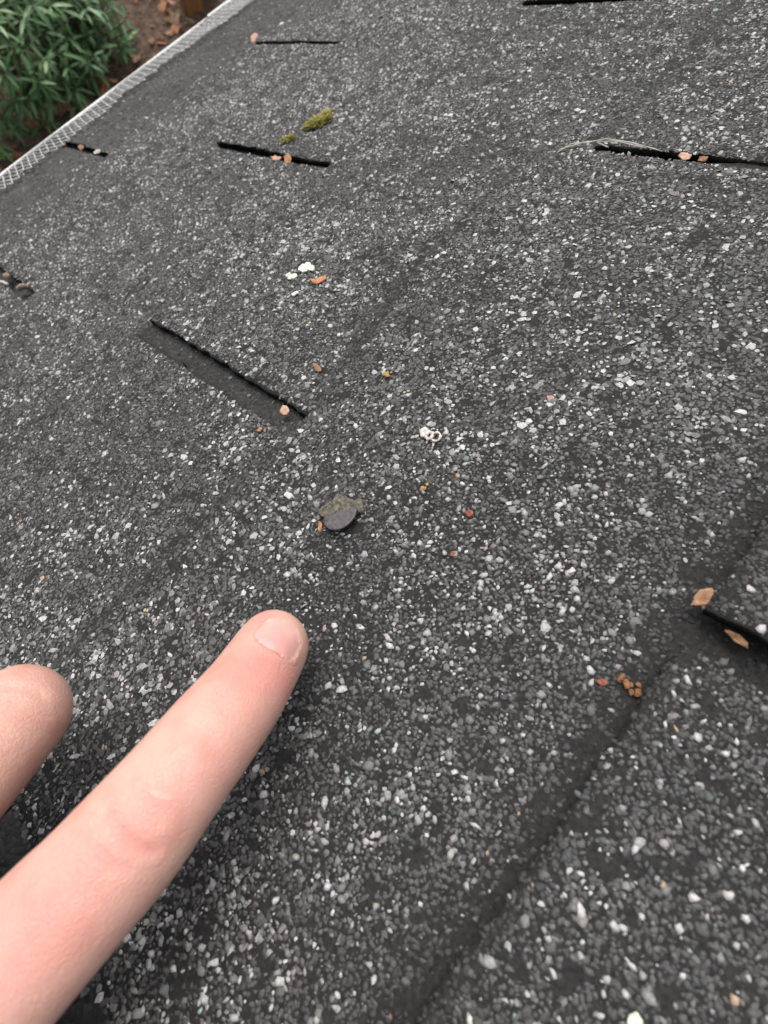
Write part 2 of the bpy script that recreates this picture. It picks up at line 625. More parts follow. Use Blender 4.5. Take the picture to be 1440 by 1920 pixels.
def guard_pt(r, v):
    """r = 0 at the flange .. ROWS at the jagged edge"""
    t = r / ROWS
    u = (u_lip(v) + 12.5) * (1 - t) + u_zig(v) * t
    n = 2.0 + 3.0 * t + 1.1 * math.sin(v * 0.023 + 1) * t + 0.7 * math.sin(v * 0.11) * t
    # thermal waves: the jagged edge wanders
    u += (2.2 * math.sin(v * 0.019 + 0.6) + 1.1 * math.sin(v * 0.07)) * t
    return (u, v, n)


rv = random.Random(4)
v = -380.0
while v < 1300:
    for r_ in range(ROWS):
        off = 0.5 * CELL * (r_ % 2)
        a = guard_pt(r_, v + off)
        b = guard_pt(r_ + 1, v + off + CELL * 0.5)
        c = guard_pt(r_, v + off + CELL)
        if r_ == ROWS - 1:
            b = (b[0] + 3.6, b[1], b[2] + 0.6)
        if r_ == ROWS - 1 and rv.random() < 0.1:
            b = (b[0] - 3, b[1] + rv.uniform(-2, 2), b[2] + rv.uniform(0, 2))
        strand(a, b); strand(b, c)
    v += CELL
for r_ in range(1, ROWS):
    pass
adopt(link("mesh_sheet", mesh_arrays("mesh_sheet", WA(np.array(PV)), np.array(PF)), M_GUARD), gg)


# ------------------------------------------------------------------ small things on the roof
def roof_n(u, v):
    """top of the shingles at a point"""
    best = -3.0
    for k, (u0, slots, lifts) in enumerate(COURSES):
        for i in range(len(slots) - 1):
            if slots[i][1] <= v <= slots[i + 1][0]:
                ub = float(butt_line(k, i)(v))
                if ub <= u <= ub + E + 6:
                    s = (u - ub) / E
                    l0 = lifts.get(i, 0.3)
                    n = 2.0 - 3.9 * s + float(waviness(np.array([u]), np.array([v]))[0])
                    n += l0 * max(0, 1 - s) ** 0.7 * math.exp(-max(v - slots[i][1], 0) / 45) * min(1, 0.35 + 3 * s)
                    if k == 5: n += 2.5 * max(0, 1 - s * 2.2)
                    best = max(best, n)
    return best


def plate(name, u, v, n, outline, thick, m, rot=0.0, bend=0.0, tilt=(0, 0), curl=0.0, parent=None, rings=3):
    """a thin irregular flake: outline (mm, local), domed/curled, with thickness"""
    c, s = math.cos(rot), math.sin(rot)
    pts = []
    L = len(outline)
    fr = [0.0] + [(i + 1) / rings for i in range(rings)]
    top = []
    for f in fr:
        for (a, b) in (outline if f else [(0, 0)]):
            a2, b2 = a * f, b * f
            z = bend * (a2 * a2) * 0.1 + curl * a2 * b2 * 0.1 + tilt[0] * a2 + tilt[1] * b2
            z += 0.12 * math.sin(a2 * 3.1 + b2 * 2.3) + 0.16 * max(abs(a2), abs(b2)) * math.sin(1.9 * a2 - 2.7 * b2 + u)
            top.append((u + a2 * c - b2 * s, v + a2 * s + b2 * c, n + z))
    nt = len(top)
    P = np.array(top + [(x, y, z - thick) for x, y, z in top])
    F = []
    for j in range(L):
        F.append((0, 1 + j, 1 + (j + 1) % L))
    for r_ in range(rings - 1):
        for j in range(L):
            a, b = 1 + r_ * L + j, 1 + r_ * L + (j + 1) % L
            F.append((a, a + L, b + L)); F.append((a, b + L, b))
    F += [(a + nt, c2 + nt, b + nt) for a, b, c2 in F]
    e = 1 + (rings - 1) * L
    for j in range(L):
        a, b = e + j, e + (j + 1) % L
        F.append((a, a + nt, b + nt)); F.append((a, b + nt, b))
    me = mesh_arrays(name, WA(P), np.array(F))
    o = link(name, me, m)
    if parent is not None:
        adopt(o, parent)
    return o


def blob_outline(r1, r2, k=12, rough=0.2, seed=0):
    R_ = random.Random(seed)
    return [(r1 * math.cos(t) * (1 + R_.uniform(-rough, rough)), r2 * math.sin(t) * (1 + R_.uniform(-rough, rough))) for t in [2 * math.pi * i / k for i in range(k)]]


M_LEAF_OR = mottled("orange dry leaf", (0.33, 0.14, 0.06), (0.52, 0.26, 0.13), 500, rough=0.6)
M_LEAF_BR = mottled("brown dry leaf", (0.2, 0.105, 0.055), (0.38, 0.22, 0.125), 600, rough=0.7)
M_LEAF_PK = mottled("pinkish leaf", (0.38, 0.21, 0.14), (0.56, 0.36, 0.27), 500, rough=0.6)
M_RED = mottled("red brown bit", (0.2, 0.06, 0.035), (0.3, 0.105, 0.065), 900, rough=0.7)
M_MUSTARD = mottled("mustard lichen", (0.3, 0.19, 0.05), (0.48, 0.32, 0.1), 1200, rough=0.85, bump=0.6)
M_PALE = mottled("chalky pale shell", (0.42, 0.37, 0.34), (0.66, 0.6, 0.56), 900, rough=0.6)
M_LICHEN = mottled("pale green lichen", (0.52, 0.62, 0.45), (0.76, 0.83, 0.66), 1300, rough=0.85, bump=0.7)
M_TWIG = mottled("grey twig bark", (0.1, 0.075, 0.055), (0.3, 0.24, 0.18), 600, rough=0.85)
M_STRAW = mottled("pale straw", (0.36, 0.33, 0.28), (0.56, 0.53, 0.47), 400, rough=0.6)


def flake(name, u, v, r1, r2, m, label, cat, rot=0.0, bend=0.25, tilt=(0, 0), curl=0.0, thick=0.35, h=0.9, seed=0, rough=0.2, group=None, n=None, k=12):
    z = (roof_n(u, v) if n is None else n) + h
    o = plate(name, u, v, z, blob_outline(r1, r2, k, rough, seed), thick, m, rot, bend, tilt, curl)
    tag(o, label, cat, group)
    return o


flake("leaf_scrap", 210.7, 108.5, 3.6, 1.5, M_LEAF_OR, "orange curled leaf scrap just below the pale green lichen", "leaf scrap", 0.75, 0.55, (0.05, 0.35), seed=3, h=1.3, group="leaf scraps on the shingles")
flake("leaf_scrap", 250.9, 69.3, 3.1, 1.0, M_LEAF_BR, "thin orange brown leaf scrap on the tab above the big slot", "leaf scrap", -0.25, 0.9, (0.0, 0.35), seed=5, h=1.1, group="leaf scraps on the shingles")
flake("leaf_scrap", 254.2, 47.5, 1.9, 1.7, M_LEAF_PK, "rounded pinkish leaf scrap lying in the open slot at its inner end", "leaf scrap", 0.5, 0.2, (-0.15, 0.5), seed=6, h=1.4, n=-2.0, group="leaf scraps on the shingles")
flake("leaf_scrap", 252.4, 35.7, 1.2, 0.7, M_LEAF_OR, "tiny orange scrap on the tab just below the open slot", "leaf scrap", 1.0, 0.2, (0.1, 0.4), seed=8, h=0.9, group="leaf scraps on the shingles")
flake("leaf_scrap", 344.0, 48.9, 1.25, 1.0, M_RED, "small red brown scrap right of the popped nail", "leaf scrap", 0.3, 0.3, (0.1, 0.3), seed=9, h=1.0, group="leaf scraps on the shingles", rough=0.35)
flake("leaf_scrap", 396.4, 30.6, 1.0, 0.8, M_RED, "dull red scrap among granules beside the raised near edge", "leaf scrap", 0.3, 0.3, (0.1, 0.2), seed=10, h=0.9, group="leaf scraps on the shingles", rough=0.3)
flake("leaf_scrap", 348.1, 36.2, 0.8, 0.6, M_RED, "speck sized dark red scrap nearest the popped nail's lower right", "leaf scrap", 0.9, 0.3, (0.1, 0.2), seed=11, h=0.7, group="leaf scraps on the shingles")
flake("leaf_scrap", -131.2, 335.7, 4.6, 3.4, M_LEAF_PK, "peach coloured leaf scrap at the gutter end of the farthest left slit", "leaf scrap", 0.4, 0.5, (0.1, 0.6), seed=12, h=2.6, group="leaf scraps on the shingles")
flake("leaf_scrap", 314.0, 220.8, 2.6, 1.2, M_LEAF_PK, "pale pink scrap in the long black slit at upper right", "leaf scrap", -0.2, 0.3, (0, 0.5), seed=13, h=2.0, n=-1.0, group="leaf scraps on the shingles")
flake("leaf_scrap", 321.0, 220.4, 1.7, 0.9, M_LEAF_BR, "brown scrap next to the pink one in the long black slit at upper right", "leaf scrap", 0.2, 0.3, (0, 0.5), seed=14, h=1.8, n=-1.0, group="leaf scraps on the shingles")
flake("leaf_scrap", 79.5, 187.5, 4.6, 1.3, M_LEAF_PK, "ragged pink leaf scrap in the slit below the moss", "leaf scrap", 0.1, 0.35, (0, 0.3), seed=15, h=1.5, n=-1.5, rough=0.35, group="leaf scraps on the shingles")
flake("leaf_scrap", 92.0, 187.2, 3.0, 2.4, M_LEAF_OR, "pointed tan leaf scrap standing in the slit below the moss", "leaf scrap", 0.5, 0.3, (0, 0.9), seed=16, h=2.0, n=-1.5, k=5, group="leaf scraps on the shingles")
flake("leaf_scrap", 403.2, 58.3, 2.6, 1.4, M_LEAF_BR, "creased tan leaf scrap poking out at the corner of the near right tab", "leaf scrap", 1.1, 0.9, (0.25, 0.5), seed=17, h=1.9, n=1.6, k=9, rough=0.45, group="leaf scraps on the shingles")
flake("leaf_scrap", 412.8, 54.6, 2.5, 0.75, M_LEAF_BR, "narrow brown leaf scrap inside the dark gap under the near right tab", "leaf scrap", -0.1, 0.6, (-0.1, 0.5), seed=18, h=2.0, n=0.2, rough=0.3, group="leaf scraps on the shingles")
for (u, v, w, sd_, lb, mm) in ((-243, 166, 5.5, 21, "pale scrap closest to the gutter mesh in the leftmost slit", M_LEAF_PK), (-196, 163.5, 5.0, 22, "tan scrap in the middle of the leftmost slit", M_LEAF_BR),
                               (-158, 162.5, 4.5, 23, "straw coloured scrap right of the middle of the leftmost slit", M_STRAW), (-124, 163.0, 3.6, 24, "pink scrap at the inner end of the leftmost slit", M_LEAF_PK)):
    flake("leaf_scrap", u, v, w, w * 0.45, mm, lb, "leaf scrap", 0.3 * (sd_ - 22), 0.3, (0, 0.55), seed=sd_, h=2.0, n=-1.0, rough=0.35, group="leaf scraps on the shingles")
flake("mineral_fleck", -126.3, 365.5, 2.6, 2.2, M_PALE, "bright white fleck above the farthest left slit", "mineral fleck", seed=30, h=1.0, thick=0.8)
flake("mineral_chip", 429.8, -14.3, 1.5, 1.2, M_LICHEN, "pale green stone chip at the bottom edge of the near tab", "mineral chip", 0.9, seed=31, h=1.1, thick=0.9, n=roof_n(429.8, -14.3), k=6)

M_CRUMB = mottled("rotted leaf crumb", (0.14, 0.062, 0.028), (0.3, 0.15, 0.075), 900, rough=0.9, bump=0.6)
# rust coloured crumbs in the pit beside the near edge
ob = empty("leaf_crumbs", W(401.5, 33.7, 0))
tag(ob, "rust brown crumbs of rotted leaf caught beside the raised near edge", "leaf crumbs")
for j in range(16):
    rr = random.Random(60 + j)
    plate("crumb", 401.2 + rr.uniform(-2.6, 2.6), 33.6 + rr.uniform(-1.3, 1.3), roof_n(400.5, 33) + 0.8 + rr.uniform(0, 0.6), blob_outline(0.7, 0.55, 7, 0.3, j), 0.4,
          M_CRUMB, rr.uniform(0, 3), 0.3, (rr.uniform(-.4, .4), rr.uniform(-.2, .5)), parent=ob, rings=2)


def lump_cluster(name, pts, m, label, cat, seed=0, squash=0.55):
    V, F = ico(2)
    R_ = np.random.default_rng(seed)
    AV, AF = [], []
    for (u, v, n, r) in pts:
        b = V * (1 + 0.22 * R_.normal(size=(len(V), 1)).clip(-1.3, 1.3)) * r * np.array([R_.uniform(.8, 1.2), R_.uniform(.8, 1.2), squash])
        AF.append(F + sum(len(a) for a in AV)); AV.append(b + np.array([u, v, n]))
    me = mesh_arrays(name, WA(np.concatenate(AV)), np.concatenate(AF))
    o = link(name, me, m, smooth=True)
    tag(o, label, cat)
    return o


def lumps(u, v, su, sv, k, r, seed, h=0.3):
    R_ = random.Random(seed)
    out = []
    for _ in range(k):
        a, b = u + R_.gauss(0, su), v + R_.gauss(0, sv)
        out.append((a, b, roof_n(a, b) + h, r * R_.uniform(0.6, 1.3)))
    return out


lump_cluster("mustard_lichen", lumps(283.0, 78.4, 0.9, 0.9, 9, 0.55, 41, 0.8), M_MUSTARD, "mustard yellow lichen dot above the white curl", "lichen", 1)
lump_cluster("mustard_lichen", lumps(326.6, 48.4, 0.7, 0.9, 9, 0.5, 42, 0.8), M_MUSTARD, "mustard yellow lichen dot between the white curl and the red scrap", "lichen", 2)


def lobed_lichen(u, v, lobes, label, seed):
    R_ = random.Random(seed)
    AV, AF = [], []
    base = 0
    for (du, dv, r) in lobes:
        o = plate("tmp", u + du, v + dv, roof_n(u + du, v + dv) + 1.0 + R_.uniform(0, .4), blob_outline(r * 1.25, r * 1.1, 14, 0.22, R_.randint(0, 999)), 0.7, None, R_.uniform(0, 3), -0.25 / r, (R_.uniform(-.1, .1), R_.uniform(0, .2)))
        co = np.empty(len(o.data.vertices) * 3); o.data.vertices.foreach_get("co", co)
        f = np.array([p.vertices[:] for p in o.data.polygons])
        AV.append(co.reshape(-1, 3)); AF.append(f + base); base += len(co) // 3
        me = o.data; bpy.data.objects.remove(o); bpy.data.meshes.remove(me)
    o = link("lichen", mesh_arrays("lichen", np.concatenate(AV), np.concatenate(AF)), M_LICHEN)
    tag(o, label, "lichen", "pale green lichen patches")


lobed_lichen(196.4, 111.5, [(-3.0, 1.2, 1.7), (-0.8, 1.9, 2.0), (1.6, 1.8, 1.6), (3.4, 1.5, 1.3), (0.6, -0.6, 1.5), (-1.6, -0.6, 1.2)], "largest pale mint lichen, a lobed patch beside the orange leaf scrap", 1)
lobed_lichen(193.4, 105.0, [(-2.2, 0.0, 1.2), (-0.4, 0.2, 1.3), (1.5, 0.6, 1.2), (0.2, -1.2, 0.9)], "middle sized pale mint lichen left of the largest patch", 2)
lobed_lichen(204.8, 96.9, [(0, 0, 1.0), (0.7, 0.9, 0.8)], "smallest pale mint lichen, a dot below the other patches", 3)

# white looped shell fragment
SV, SF = [], []


def tube(path, radii, sides=8, closed=False):
    path = [np.array(p, float) for p in path]
    base = len(SV)
    n = len(path)
    for i, p in enumerate(path):
        a = path[(i + 1) % n] if (closed or i < n - 1) else p
        b = path[i - 1] if (closed or i > 0) else p
        d = a - b; d /= np.linalg.norm(d) + 1e-9
        ref = np.array((0, 0, 1.0)) if abs(d[2]) < 0.9 else np.array((1.0, 0, 0))
        x = np.cross(ref, d); x /= np.linalg.norm(x); y = np.cross(d, x)
        r = radii[i] if hasattr(radii, '__len__') else radii
        for s in range(sides):
            t = 2 * math.pi * s / sides
            SV.append(p + r * (x * math.cos(t) + y * math.sin(t)))
    for i in range(n if closed else n - 1):
        j = (i + 1) % n
        for s in range(sides):
            t = (s + 1) % sides
            SF.append((base + i * sides + s, base + i * sides + t, base + j * sides + t, base + j * sides + s))
    if not closed:
        for e, rev in ((0, 1), (n - 1, 0)):
            c = len(SV); SV.append(path[e])
            for s in range(sides):
                t = (s + 1) % sides
                q = (base + e * sides + s, base + e * sides + t, c, c)
                SF.append(q[::-1] if rev else q)


def flush(name, m, parent=None, smooth=True):
    global SV, SF
    F = [f for f in SF]
    me = bpy.data.meshes.new(name)
    me.from_pydata([tuple(p) for p in WA(np.array(SV))], [], [tuple(dict.fromkeys(f)) for f in F])
    me.update()
    SV, SF = [], []
    o = link(name, me, m, smooth=smooth)
    if parent is not None:
        adopt(o, parent)
    return o


# camera sees this at a low angle: rings tilt towards the near side
un, vn_ = 316.3, 64.6
z0 = roof_n(un, vn_) + 1.2


def ring(cu, cv, ru, rv_, tilt, rad):
    return [(cu + ru * math.cos(t), cv + rv_ * math.sin(t) * math.cos(tilt), z0 + rv_ * math.sin(t) * math.sin(tilt)) for t in np.linspace(0, 2 * math.pi, 20, endpoint=False)]


sh = empty("shell_fragment", W(un, vn_, z0 - 1))
tag(sh, "tiny white shell fragment of two joined loops up and right of the popped nail", "shell fragment")
tube(ring(un + 1.3, vn_ + 0.5, 1.55, 1.5, 0.25, 0), [0.38 + 0.16 * math.sin(1.3 * q) for q in range(20)], closed=True); flush("loop", M_PALE, sh)
tube(ring(un - 0.9, vn_ - 0.2, 1.05, 1.2, 0.3, 0), [0.55 + 0.2 * math.sin(2.1 * q) for q in range(20)], closed=True); flush("loop", M_PALE, sh)
plate("flat_end", un - 3.2, vn_ + 0.1, z0 + 0.2, blob_outline(2.1, 1.5, 11, 0.3, 4), 0.6, M_PALE, 0.3, 0.1, (0, 0.4), parent=sh)

# twig bits in the slot at the left edge of the picture
for (a, b, r, lb, m_) in (((-56, 26.5, -0.8), (-40, 27.6, 2.2), 2.1, "stubby grey twig bit, larger one in the slot at the picture's left edge", M_TWIG),
                          ((-22, 24.5, -1.0), (-10, 29.5, 1.6), 1.9, "brown twig bit nearer the middle in the slot below the gutter mesh", M_TWIG),
                          ((-52, 20.6, 0.2), (-34, 23.6, 1.0), 1.0, "cream coloured splinter lying across the slot below the gutter mesh", M_STRAW)):
    a, b = np.array(a), np.array(b)
    pth = [a + (b - a) * t + np.array([0, 0.5 * math.sin(5 * t), 0.4 * math.sin(3 * t)]) for t in np.linspace(0, 1, 7)]
    tube(pth, [r * q for q in (0.75, 1, 0.9, 1.05, 0.95, 1, 0.7)])
    o = flush("twig", m_); tag(o, lb, "twig", "twig bits in the slots")

# straw fibres by the long slit
SF_paths = [((262, 214.5, 0.6), (272, 220.8, 1.6), (285, 221.6, 2.6), (298, 220.6, 1.8)), ((262.5, 213, .4), (266, 218.6, 1.3), (276, 221.2, 1.8), (283, 219.2, 1.3)), ((272, 220, 1.5), (280, 222, 2.9), (291, 222.4, 2.2), (305, 220.6, 1.2))]
for pts in SF_paths:
    pts = [np.array(p) for p in pts]
    path = []
    for i in range(len(pts) - 1):
        for t in np.linspace(0, 1, 6, endpoint=False):
            path.append(pts[i] * (1 - t) + pts[i + 1] * t)
    path.append(pts[-1])
    path = [p + np.array([0, 0, roof_n(p[0], 210) + 0.3]) for p in path]
    tube(path, [0.22] * (len(path) - 1) + [0.12], sides=5)
o = flush("straw_wisp", M_STRAW)
tag(o, "pale straw wisp trailing out of the long black slit at upper right", "straw")

# moss
M_MOSS = mottled("olive moss", (0.12, 0.11, 0.02), (0.28, 0.25, 0.055), 900, rough=0.8, c3=(0.42, 0.38, 0.12))


def moss(u, v, spots, label, seed, blades=46, L=3.0):
    R_ = random.Random(seed)
    AV, AF = [], []
    for (du, dv, r) in spots:
        for _ in range(blades):
            a = R_.uniform(0, 6.283); q = r * math.sqrt(R_.random())
            bu, bv = u + du + q * math.cos(a), v + dv + q * math.sin(a)
            bn = roof_n(bu, bv) + 0.2 + 1.2 * (1 - (q / r) ** 2)
            h = L * R_.uniform(0.5, 1.1)
            lean = 1.0
            d = np.array([math.cos(a) * lean * q / r + R_.gauss(0, .35), math.sin(a) * lean * q / r + R_.gauss(0, .35), 1.0]); d /= np.linalg.norm(d)
            w = 0.5
            s = np.cross(d, (R_.uniform(-1, 1), R_.uniform(-1, 1), 0.1)); s /= np.linalg.norm(s); t = np.cross(d, s)
            p0 = np.array([bu, bv, bn])
            k = sum(len(x) for x in AV)
            mid = p0 + d * h * 0.55
            tip = p0 + d * h + np.array([math.cos(a), math.sin(a), -0.4]) * 0.35 * h
            AV.append(np.array([p0 + s * w * .6, p0 - s * w * .3 + t * w * .5, p0 - s * w * .3 - t * w * .5, mid + s * w, mid - s * w * .5 + t * w * .8, mid - s * w * .5 - t * w * .8, tip]))
            AF += [(k, k + 1, k + 4), (k, k + 4, k + 3), (k + 1, k + 2, k + 5), (k + 1, k + 5, k + 4), (k + 2, k, k + 3), (k + 2, k + 3, k + 5), (k + 3, k + 4, k + 6), (k + 4, k + 5, k + 6), (k + 5, k + 3, k + 6)]
    o = link("moss_tuft", mesh_arrays("moss_tuft", WA(np.concatenate(AV)), np.array(AF)), M_MOSS)
    tag(o, label, "moss", "moss tufts on the shingles")


moss(82.6, 222.4, [(-3.2, -2, 3.2), (-1.0, 2.0, 3.2), (1.2, 0.0, 2.4), (2.6, 6, 3.2), (-1.0, 8.5, 2.4), (-3.5, 3.5, 1.8)], "larger olive green moss tuft on the tab above the black slit", 5, 46, 5.2)
moss(73.3, 203.8, [(-1, 0, 2.6), (2.2, 1, 1.6)], "smaller dark olive moss tuft right at the slit's upper edge", 6, 24, 3.6)

# popped roofing nail with the torn skin of the shingle behind it
M_NAIL = mottled("dull purple grey steel", (0.06, 0.052, 0.057), (0.115, 0.102, 0.108), 700, rough=0.55, bump=0.12)
M_CRUST = mottled("torn shingle crust", (0.07, 0.066, 0.05), (0.21, 0.195, 0.15), 900, rough=0.85, bump=0.8, dist=0.0006)
nz = roof_n(NAIL_U, NAIL_V) + 1.3
nail = empty("roofing_nail", W(NAIL_U, NAIL_V, nz - 2))
tag(nail, "popped roofing nail with dull purple grey head pushed up through the torn shingle", "nail")
# head: a dished disc leaning towards the near, upslope side
Rn = 5.6
axis = np.array([-0.2, 0.06, 0.97]); axis /= np.linalg.norm(axis)
ex = np.cross(axis, (0, 0, 1)); ex /= np.linalg.norm(ex); ey = np.cross(axis, ex)
hc = np.array([NAIL_U + 1.4, NAIL_V - 0.2, nz + 2.5])
seg = 28
prof = [(0.0, 0.15), (0.5, 0.12), (0.85, 0.0), (0.97, -0.12), (1.0, -0.45), (0.96, -0.8), (0.3, -0.95)]
HV, HF = [], []
for (q, h) in prof:
    for s_ in range(seg):
        t = 2 * math.pi * s_ / seg
        rr = Rn * q * (1 + 0.025 * math.sin(3 * t + 1))
        HV.append(hc + ex * rr * math.cos(t) + ey * rr * math.sin(t) + axis * h)
for i in range(len(prof) - 1):
    for s_ in range(seg):
        t = (s_ + 1) % seg
        HF.append((i * seg + s_, (i + 1) * seg + s_, (i + 1) * seg + t, i * seg + t))
ho = link("nail_head", mesh_arrays("nail_head", WA(np.array(HV)), np.array(HF)), M_NAIL, smooth=True); adopt(ho, nail)
tube([hc - axis * 0.6, hc - axis * 9], 1.6, 10); flush("nail_shank", M_NAIL, nail)
for (du, dv, dn, r1, r2, rot, tl, sd_) in ((-3.6, -1.6, 2.6, 2.9, 2.0, 0.55, (0.1, 0.7), 71), (0.7, 2.2, 3.1, 4.0, 2.7, 0.75, (0.0, 0.62), 72), (3.6, 5.0, 2.7, 2.6, 1.9, 0.85, (0.1, 0.7), 73), (-0.6, 3.6, 3.5, 2.2, 1.2, 0.4, (0.2, 0.9), 74)):
    o = plate("torn_flap", NAIL_U + du, NAIL_V + dv, nz + dn, blob_outline(r1, r2, 12, 0.45, sd_), 1.3, M_CRUST, rot, -0.12, tl, 0.15, parent=nail)
flake("leaf_scrap", 308.6, 19.6, 0.75, 1.3, M_LEAF_OR, "orange sliver tucked against the popped nail's left rim", "leaf scrap", 0.5, 0.2, (0.1, 0.5), seed=80, h=1.6, thick=0.6, group="leaf scraps on the shingles")

# ------------------------------------------------------------------ garden below
GZ = 0.0


def soil_h(x, y):
    return 0.035 * smooth_noise(x * 1000, y * 1000, 420, 51, 3) + 0.012 * smooth_noise(x * 1000, y * 1000, 60, 52, 3)


M_SOIL = mottled("bare brown soil", (0.028, 0.018, 0.012), (0.08, 0.05, 0.034), 28, rough=0.95, bump=0.9, dist=0.012, detail=9, c3=(0.15, 0.098, 0.066))
xs = np.concatenate([np.linspace(-60, -5, 12), np.linspace(-4.6, 0.2, 190), np.linspace(0.6, 60, 12)])
ys = np.concatenate([np.linspace(-60, -1.2, 12), np.linspace(-0.9, 3.4, 170), np.linspace(3.8, 60, 12)])
GX, GY = np.meshgrid(xs, ys, indexing='ij')
GH = soil_h(GX, GY) + GZ
idx = np.arange(GX.size).reshape(GX.shape)
q = np.stack([idx[:-1, :-1], idx[1:, :-1], idx[1:, 1:], idx[:-1, 1:]], -1).reshape(-1, 4)
g = link("ground", mesh_arrays("ground", np.stack([GX, GY, GH], -1).reshape(-1, 3), q), M_SOIL, smooth=True)
tag(g, "bare brown garden soil with leaf litter under the eave", kind="structure")

# house wall below the eave
bm = bmesh.new(); bmesh.ops.create_cube(bm, size=1.0)
for v_ in bm.verts:
    v_.co = Vector((0.08 + v_.co.x * 0.2, 0.5 + v_.co.y * 4.0, 0.72 + v_.co.z * 1.46))
me = bpy.data.meshes.new("house_wall"); bm.to_mesh(me); bm.free()
tag(link("house_wall", me, mottled("pale wall paint", (0.45, 0.43, 0.4), (0.55, 0.53, 0.5), 30)), kind="structure")

# shrub
def leaf_material(name, c1, c2, c3):
    m, nt, b = mat(name)
    oi = N(nt, "ShaderNodeObjectInfo")
    tc = N(nt, "ShaderNodeTexCoord")
    no = N(nt, "ShaderNodeTexNoise", Scale=9.0, Detail=3.0)
    geo = N(nt, "ShaderNodeNewGeometry")
    nt.links.new(geo.outputs["Position"], no.inputs["Vector"])
    ad = N(nt, "ShaderNodeMath", operation='ADD')
    ml = N(nt, "ShaderNodeMath", operation='MULTIPLY')
    ml.inputs[1].default_value = 0.5
    nt.links.new(geo.outputs["Random Per Island"], ml.inputs[0])
    ml2 = N(nt, "ShaderNodeMath", operation='MULTIPLY'); ml2.inputs[1].default_value = 0.5
    nt.links.new(no.outputs["Fac"], ml2.inputs[0])
    nt.links.new(ml.outputs[0], ad.inputs[0]); nt.links.new(ml2.outputs[0], ad.inputs[1])
    ad2 = N(nt, "ShaderNodeMath", operation='ADD')
    ml3 = N(nt, "ShaderNodeMath", operation='MULTIPLY_ADD'); ml3.inputs[1].default_value = 0.4; ml3.inputs[2].default_value = -0.2
    nt.links.new(oi.outputs["Random"], ml3.inputs[0])
    nt.links.new(ad.outputs[0], ad2.inputs[0]); nt.links.new(ml3.outputs[0], ad2.inputs[1])
    r = ramp(nt, [(0.2, c1), (0.5, c2), (0.85, c3)])
    nt.links.new(ad2.outputs[0], r.inputs["Fac"])
    nt.links.new(r.outputs["Color"], b.inputs["Base Color"])
    b.inputs["Roughness"].default_value = 0.42
    b.inputs["Specular IOR Level"].default_value = 0.5
    b.inputs["Transmission Weight"].default_value = 0.0
    return m


M_LEAF = leaf_material("shrub leaf green", (0.04, 0.1, 0.03), (0.08, 0.18, 0.058), (0.2, 0.31, 0.13))
M_LEAF_NEW = leaf_material("fresh green", (0.06, 0.16, 0.03), (0.1, 0.24, 0.04), (0.16, 0.32, 0.06))
M_STEM = mottled("shrub stem", (0.06, 0.04, 0.025), (0.12, 0.085, 0.05), 60)

LEAF_PTS = [(0.0, 0.0), (0.12, 0.32), (0.35, 0.9), (0.6, 1.0), (0.82, 0.62), (1.0, 0.0)]


def leaf_geo(L, w, droop, fold=0.25):
    """blade along +x, folded along the midrib; verts/faces lists"""
    V, F = [], []
    for (t, ww) in LEAF_PTS:
        x, z = L * t, -droop * L * t * t
        if ww == 0:
            V.append((x, 0, z))
        else:
            V += [(x, w * ww * 0.5, z + fold * w * ww * 0.5), (x, 0, z), (x, -w * ww * 0.5, z + fold * w * ww * 0.5)]
    F += [(0, 2, 1), (0, 3, 2)]
    for r_ in range(3):
        a = 1 + 3 * r_; b = a + 3
        F += [(a, a + 1, b + 1, b), (a + 1, a + 2, b + 2, b + 1)]
    F += [(10, 11, 13), (11, 12, 13)]
    return V, F


leaf_meshes = []
for j in range(6):
    V, F = leaf_geo(0.076 * (0.85 + 0.06 * j), 0.0135 + 0.0012 * (j % 3), 0.12 + 0.09 * (j % 4), 0.22 + 0.06 * (j % 3))
    me = bpy.data.meshes.new("leaf"); me.from_pydata(V, [], F); me.update()
    me.materials.append(M_LEAF)
    me.polygons.foreach_set("use_smooth", [True] * len(me.polygons))
    leaf_meshes.append(me)

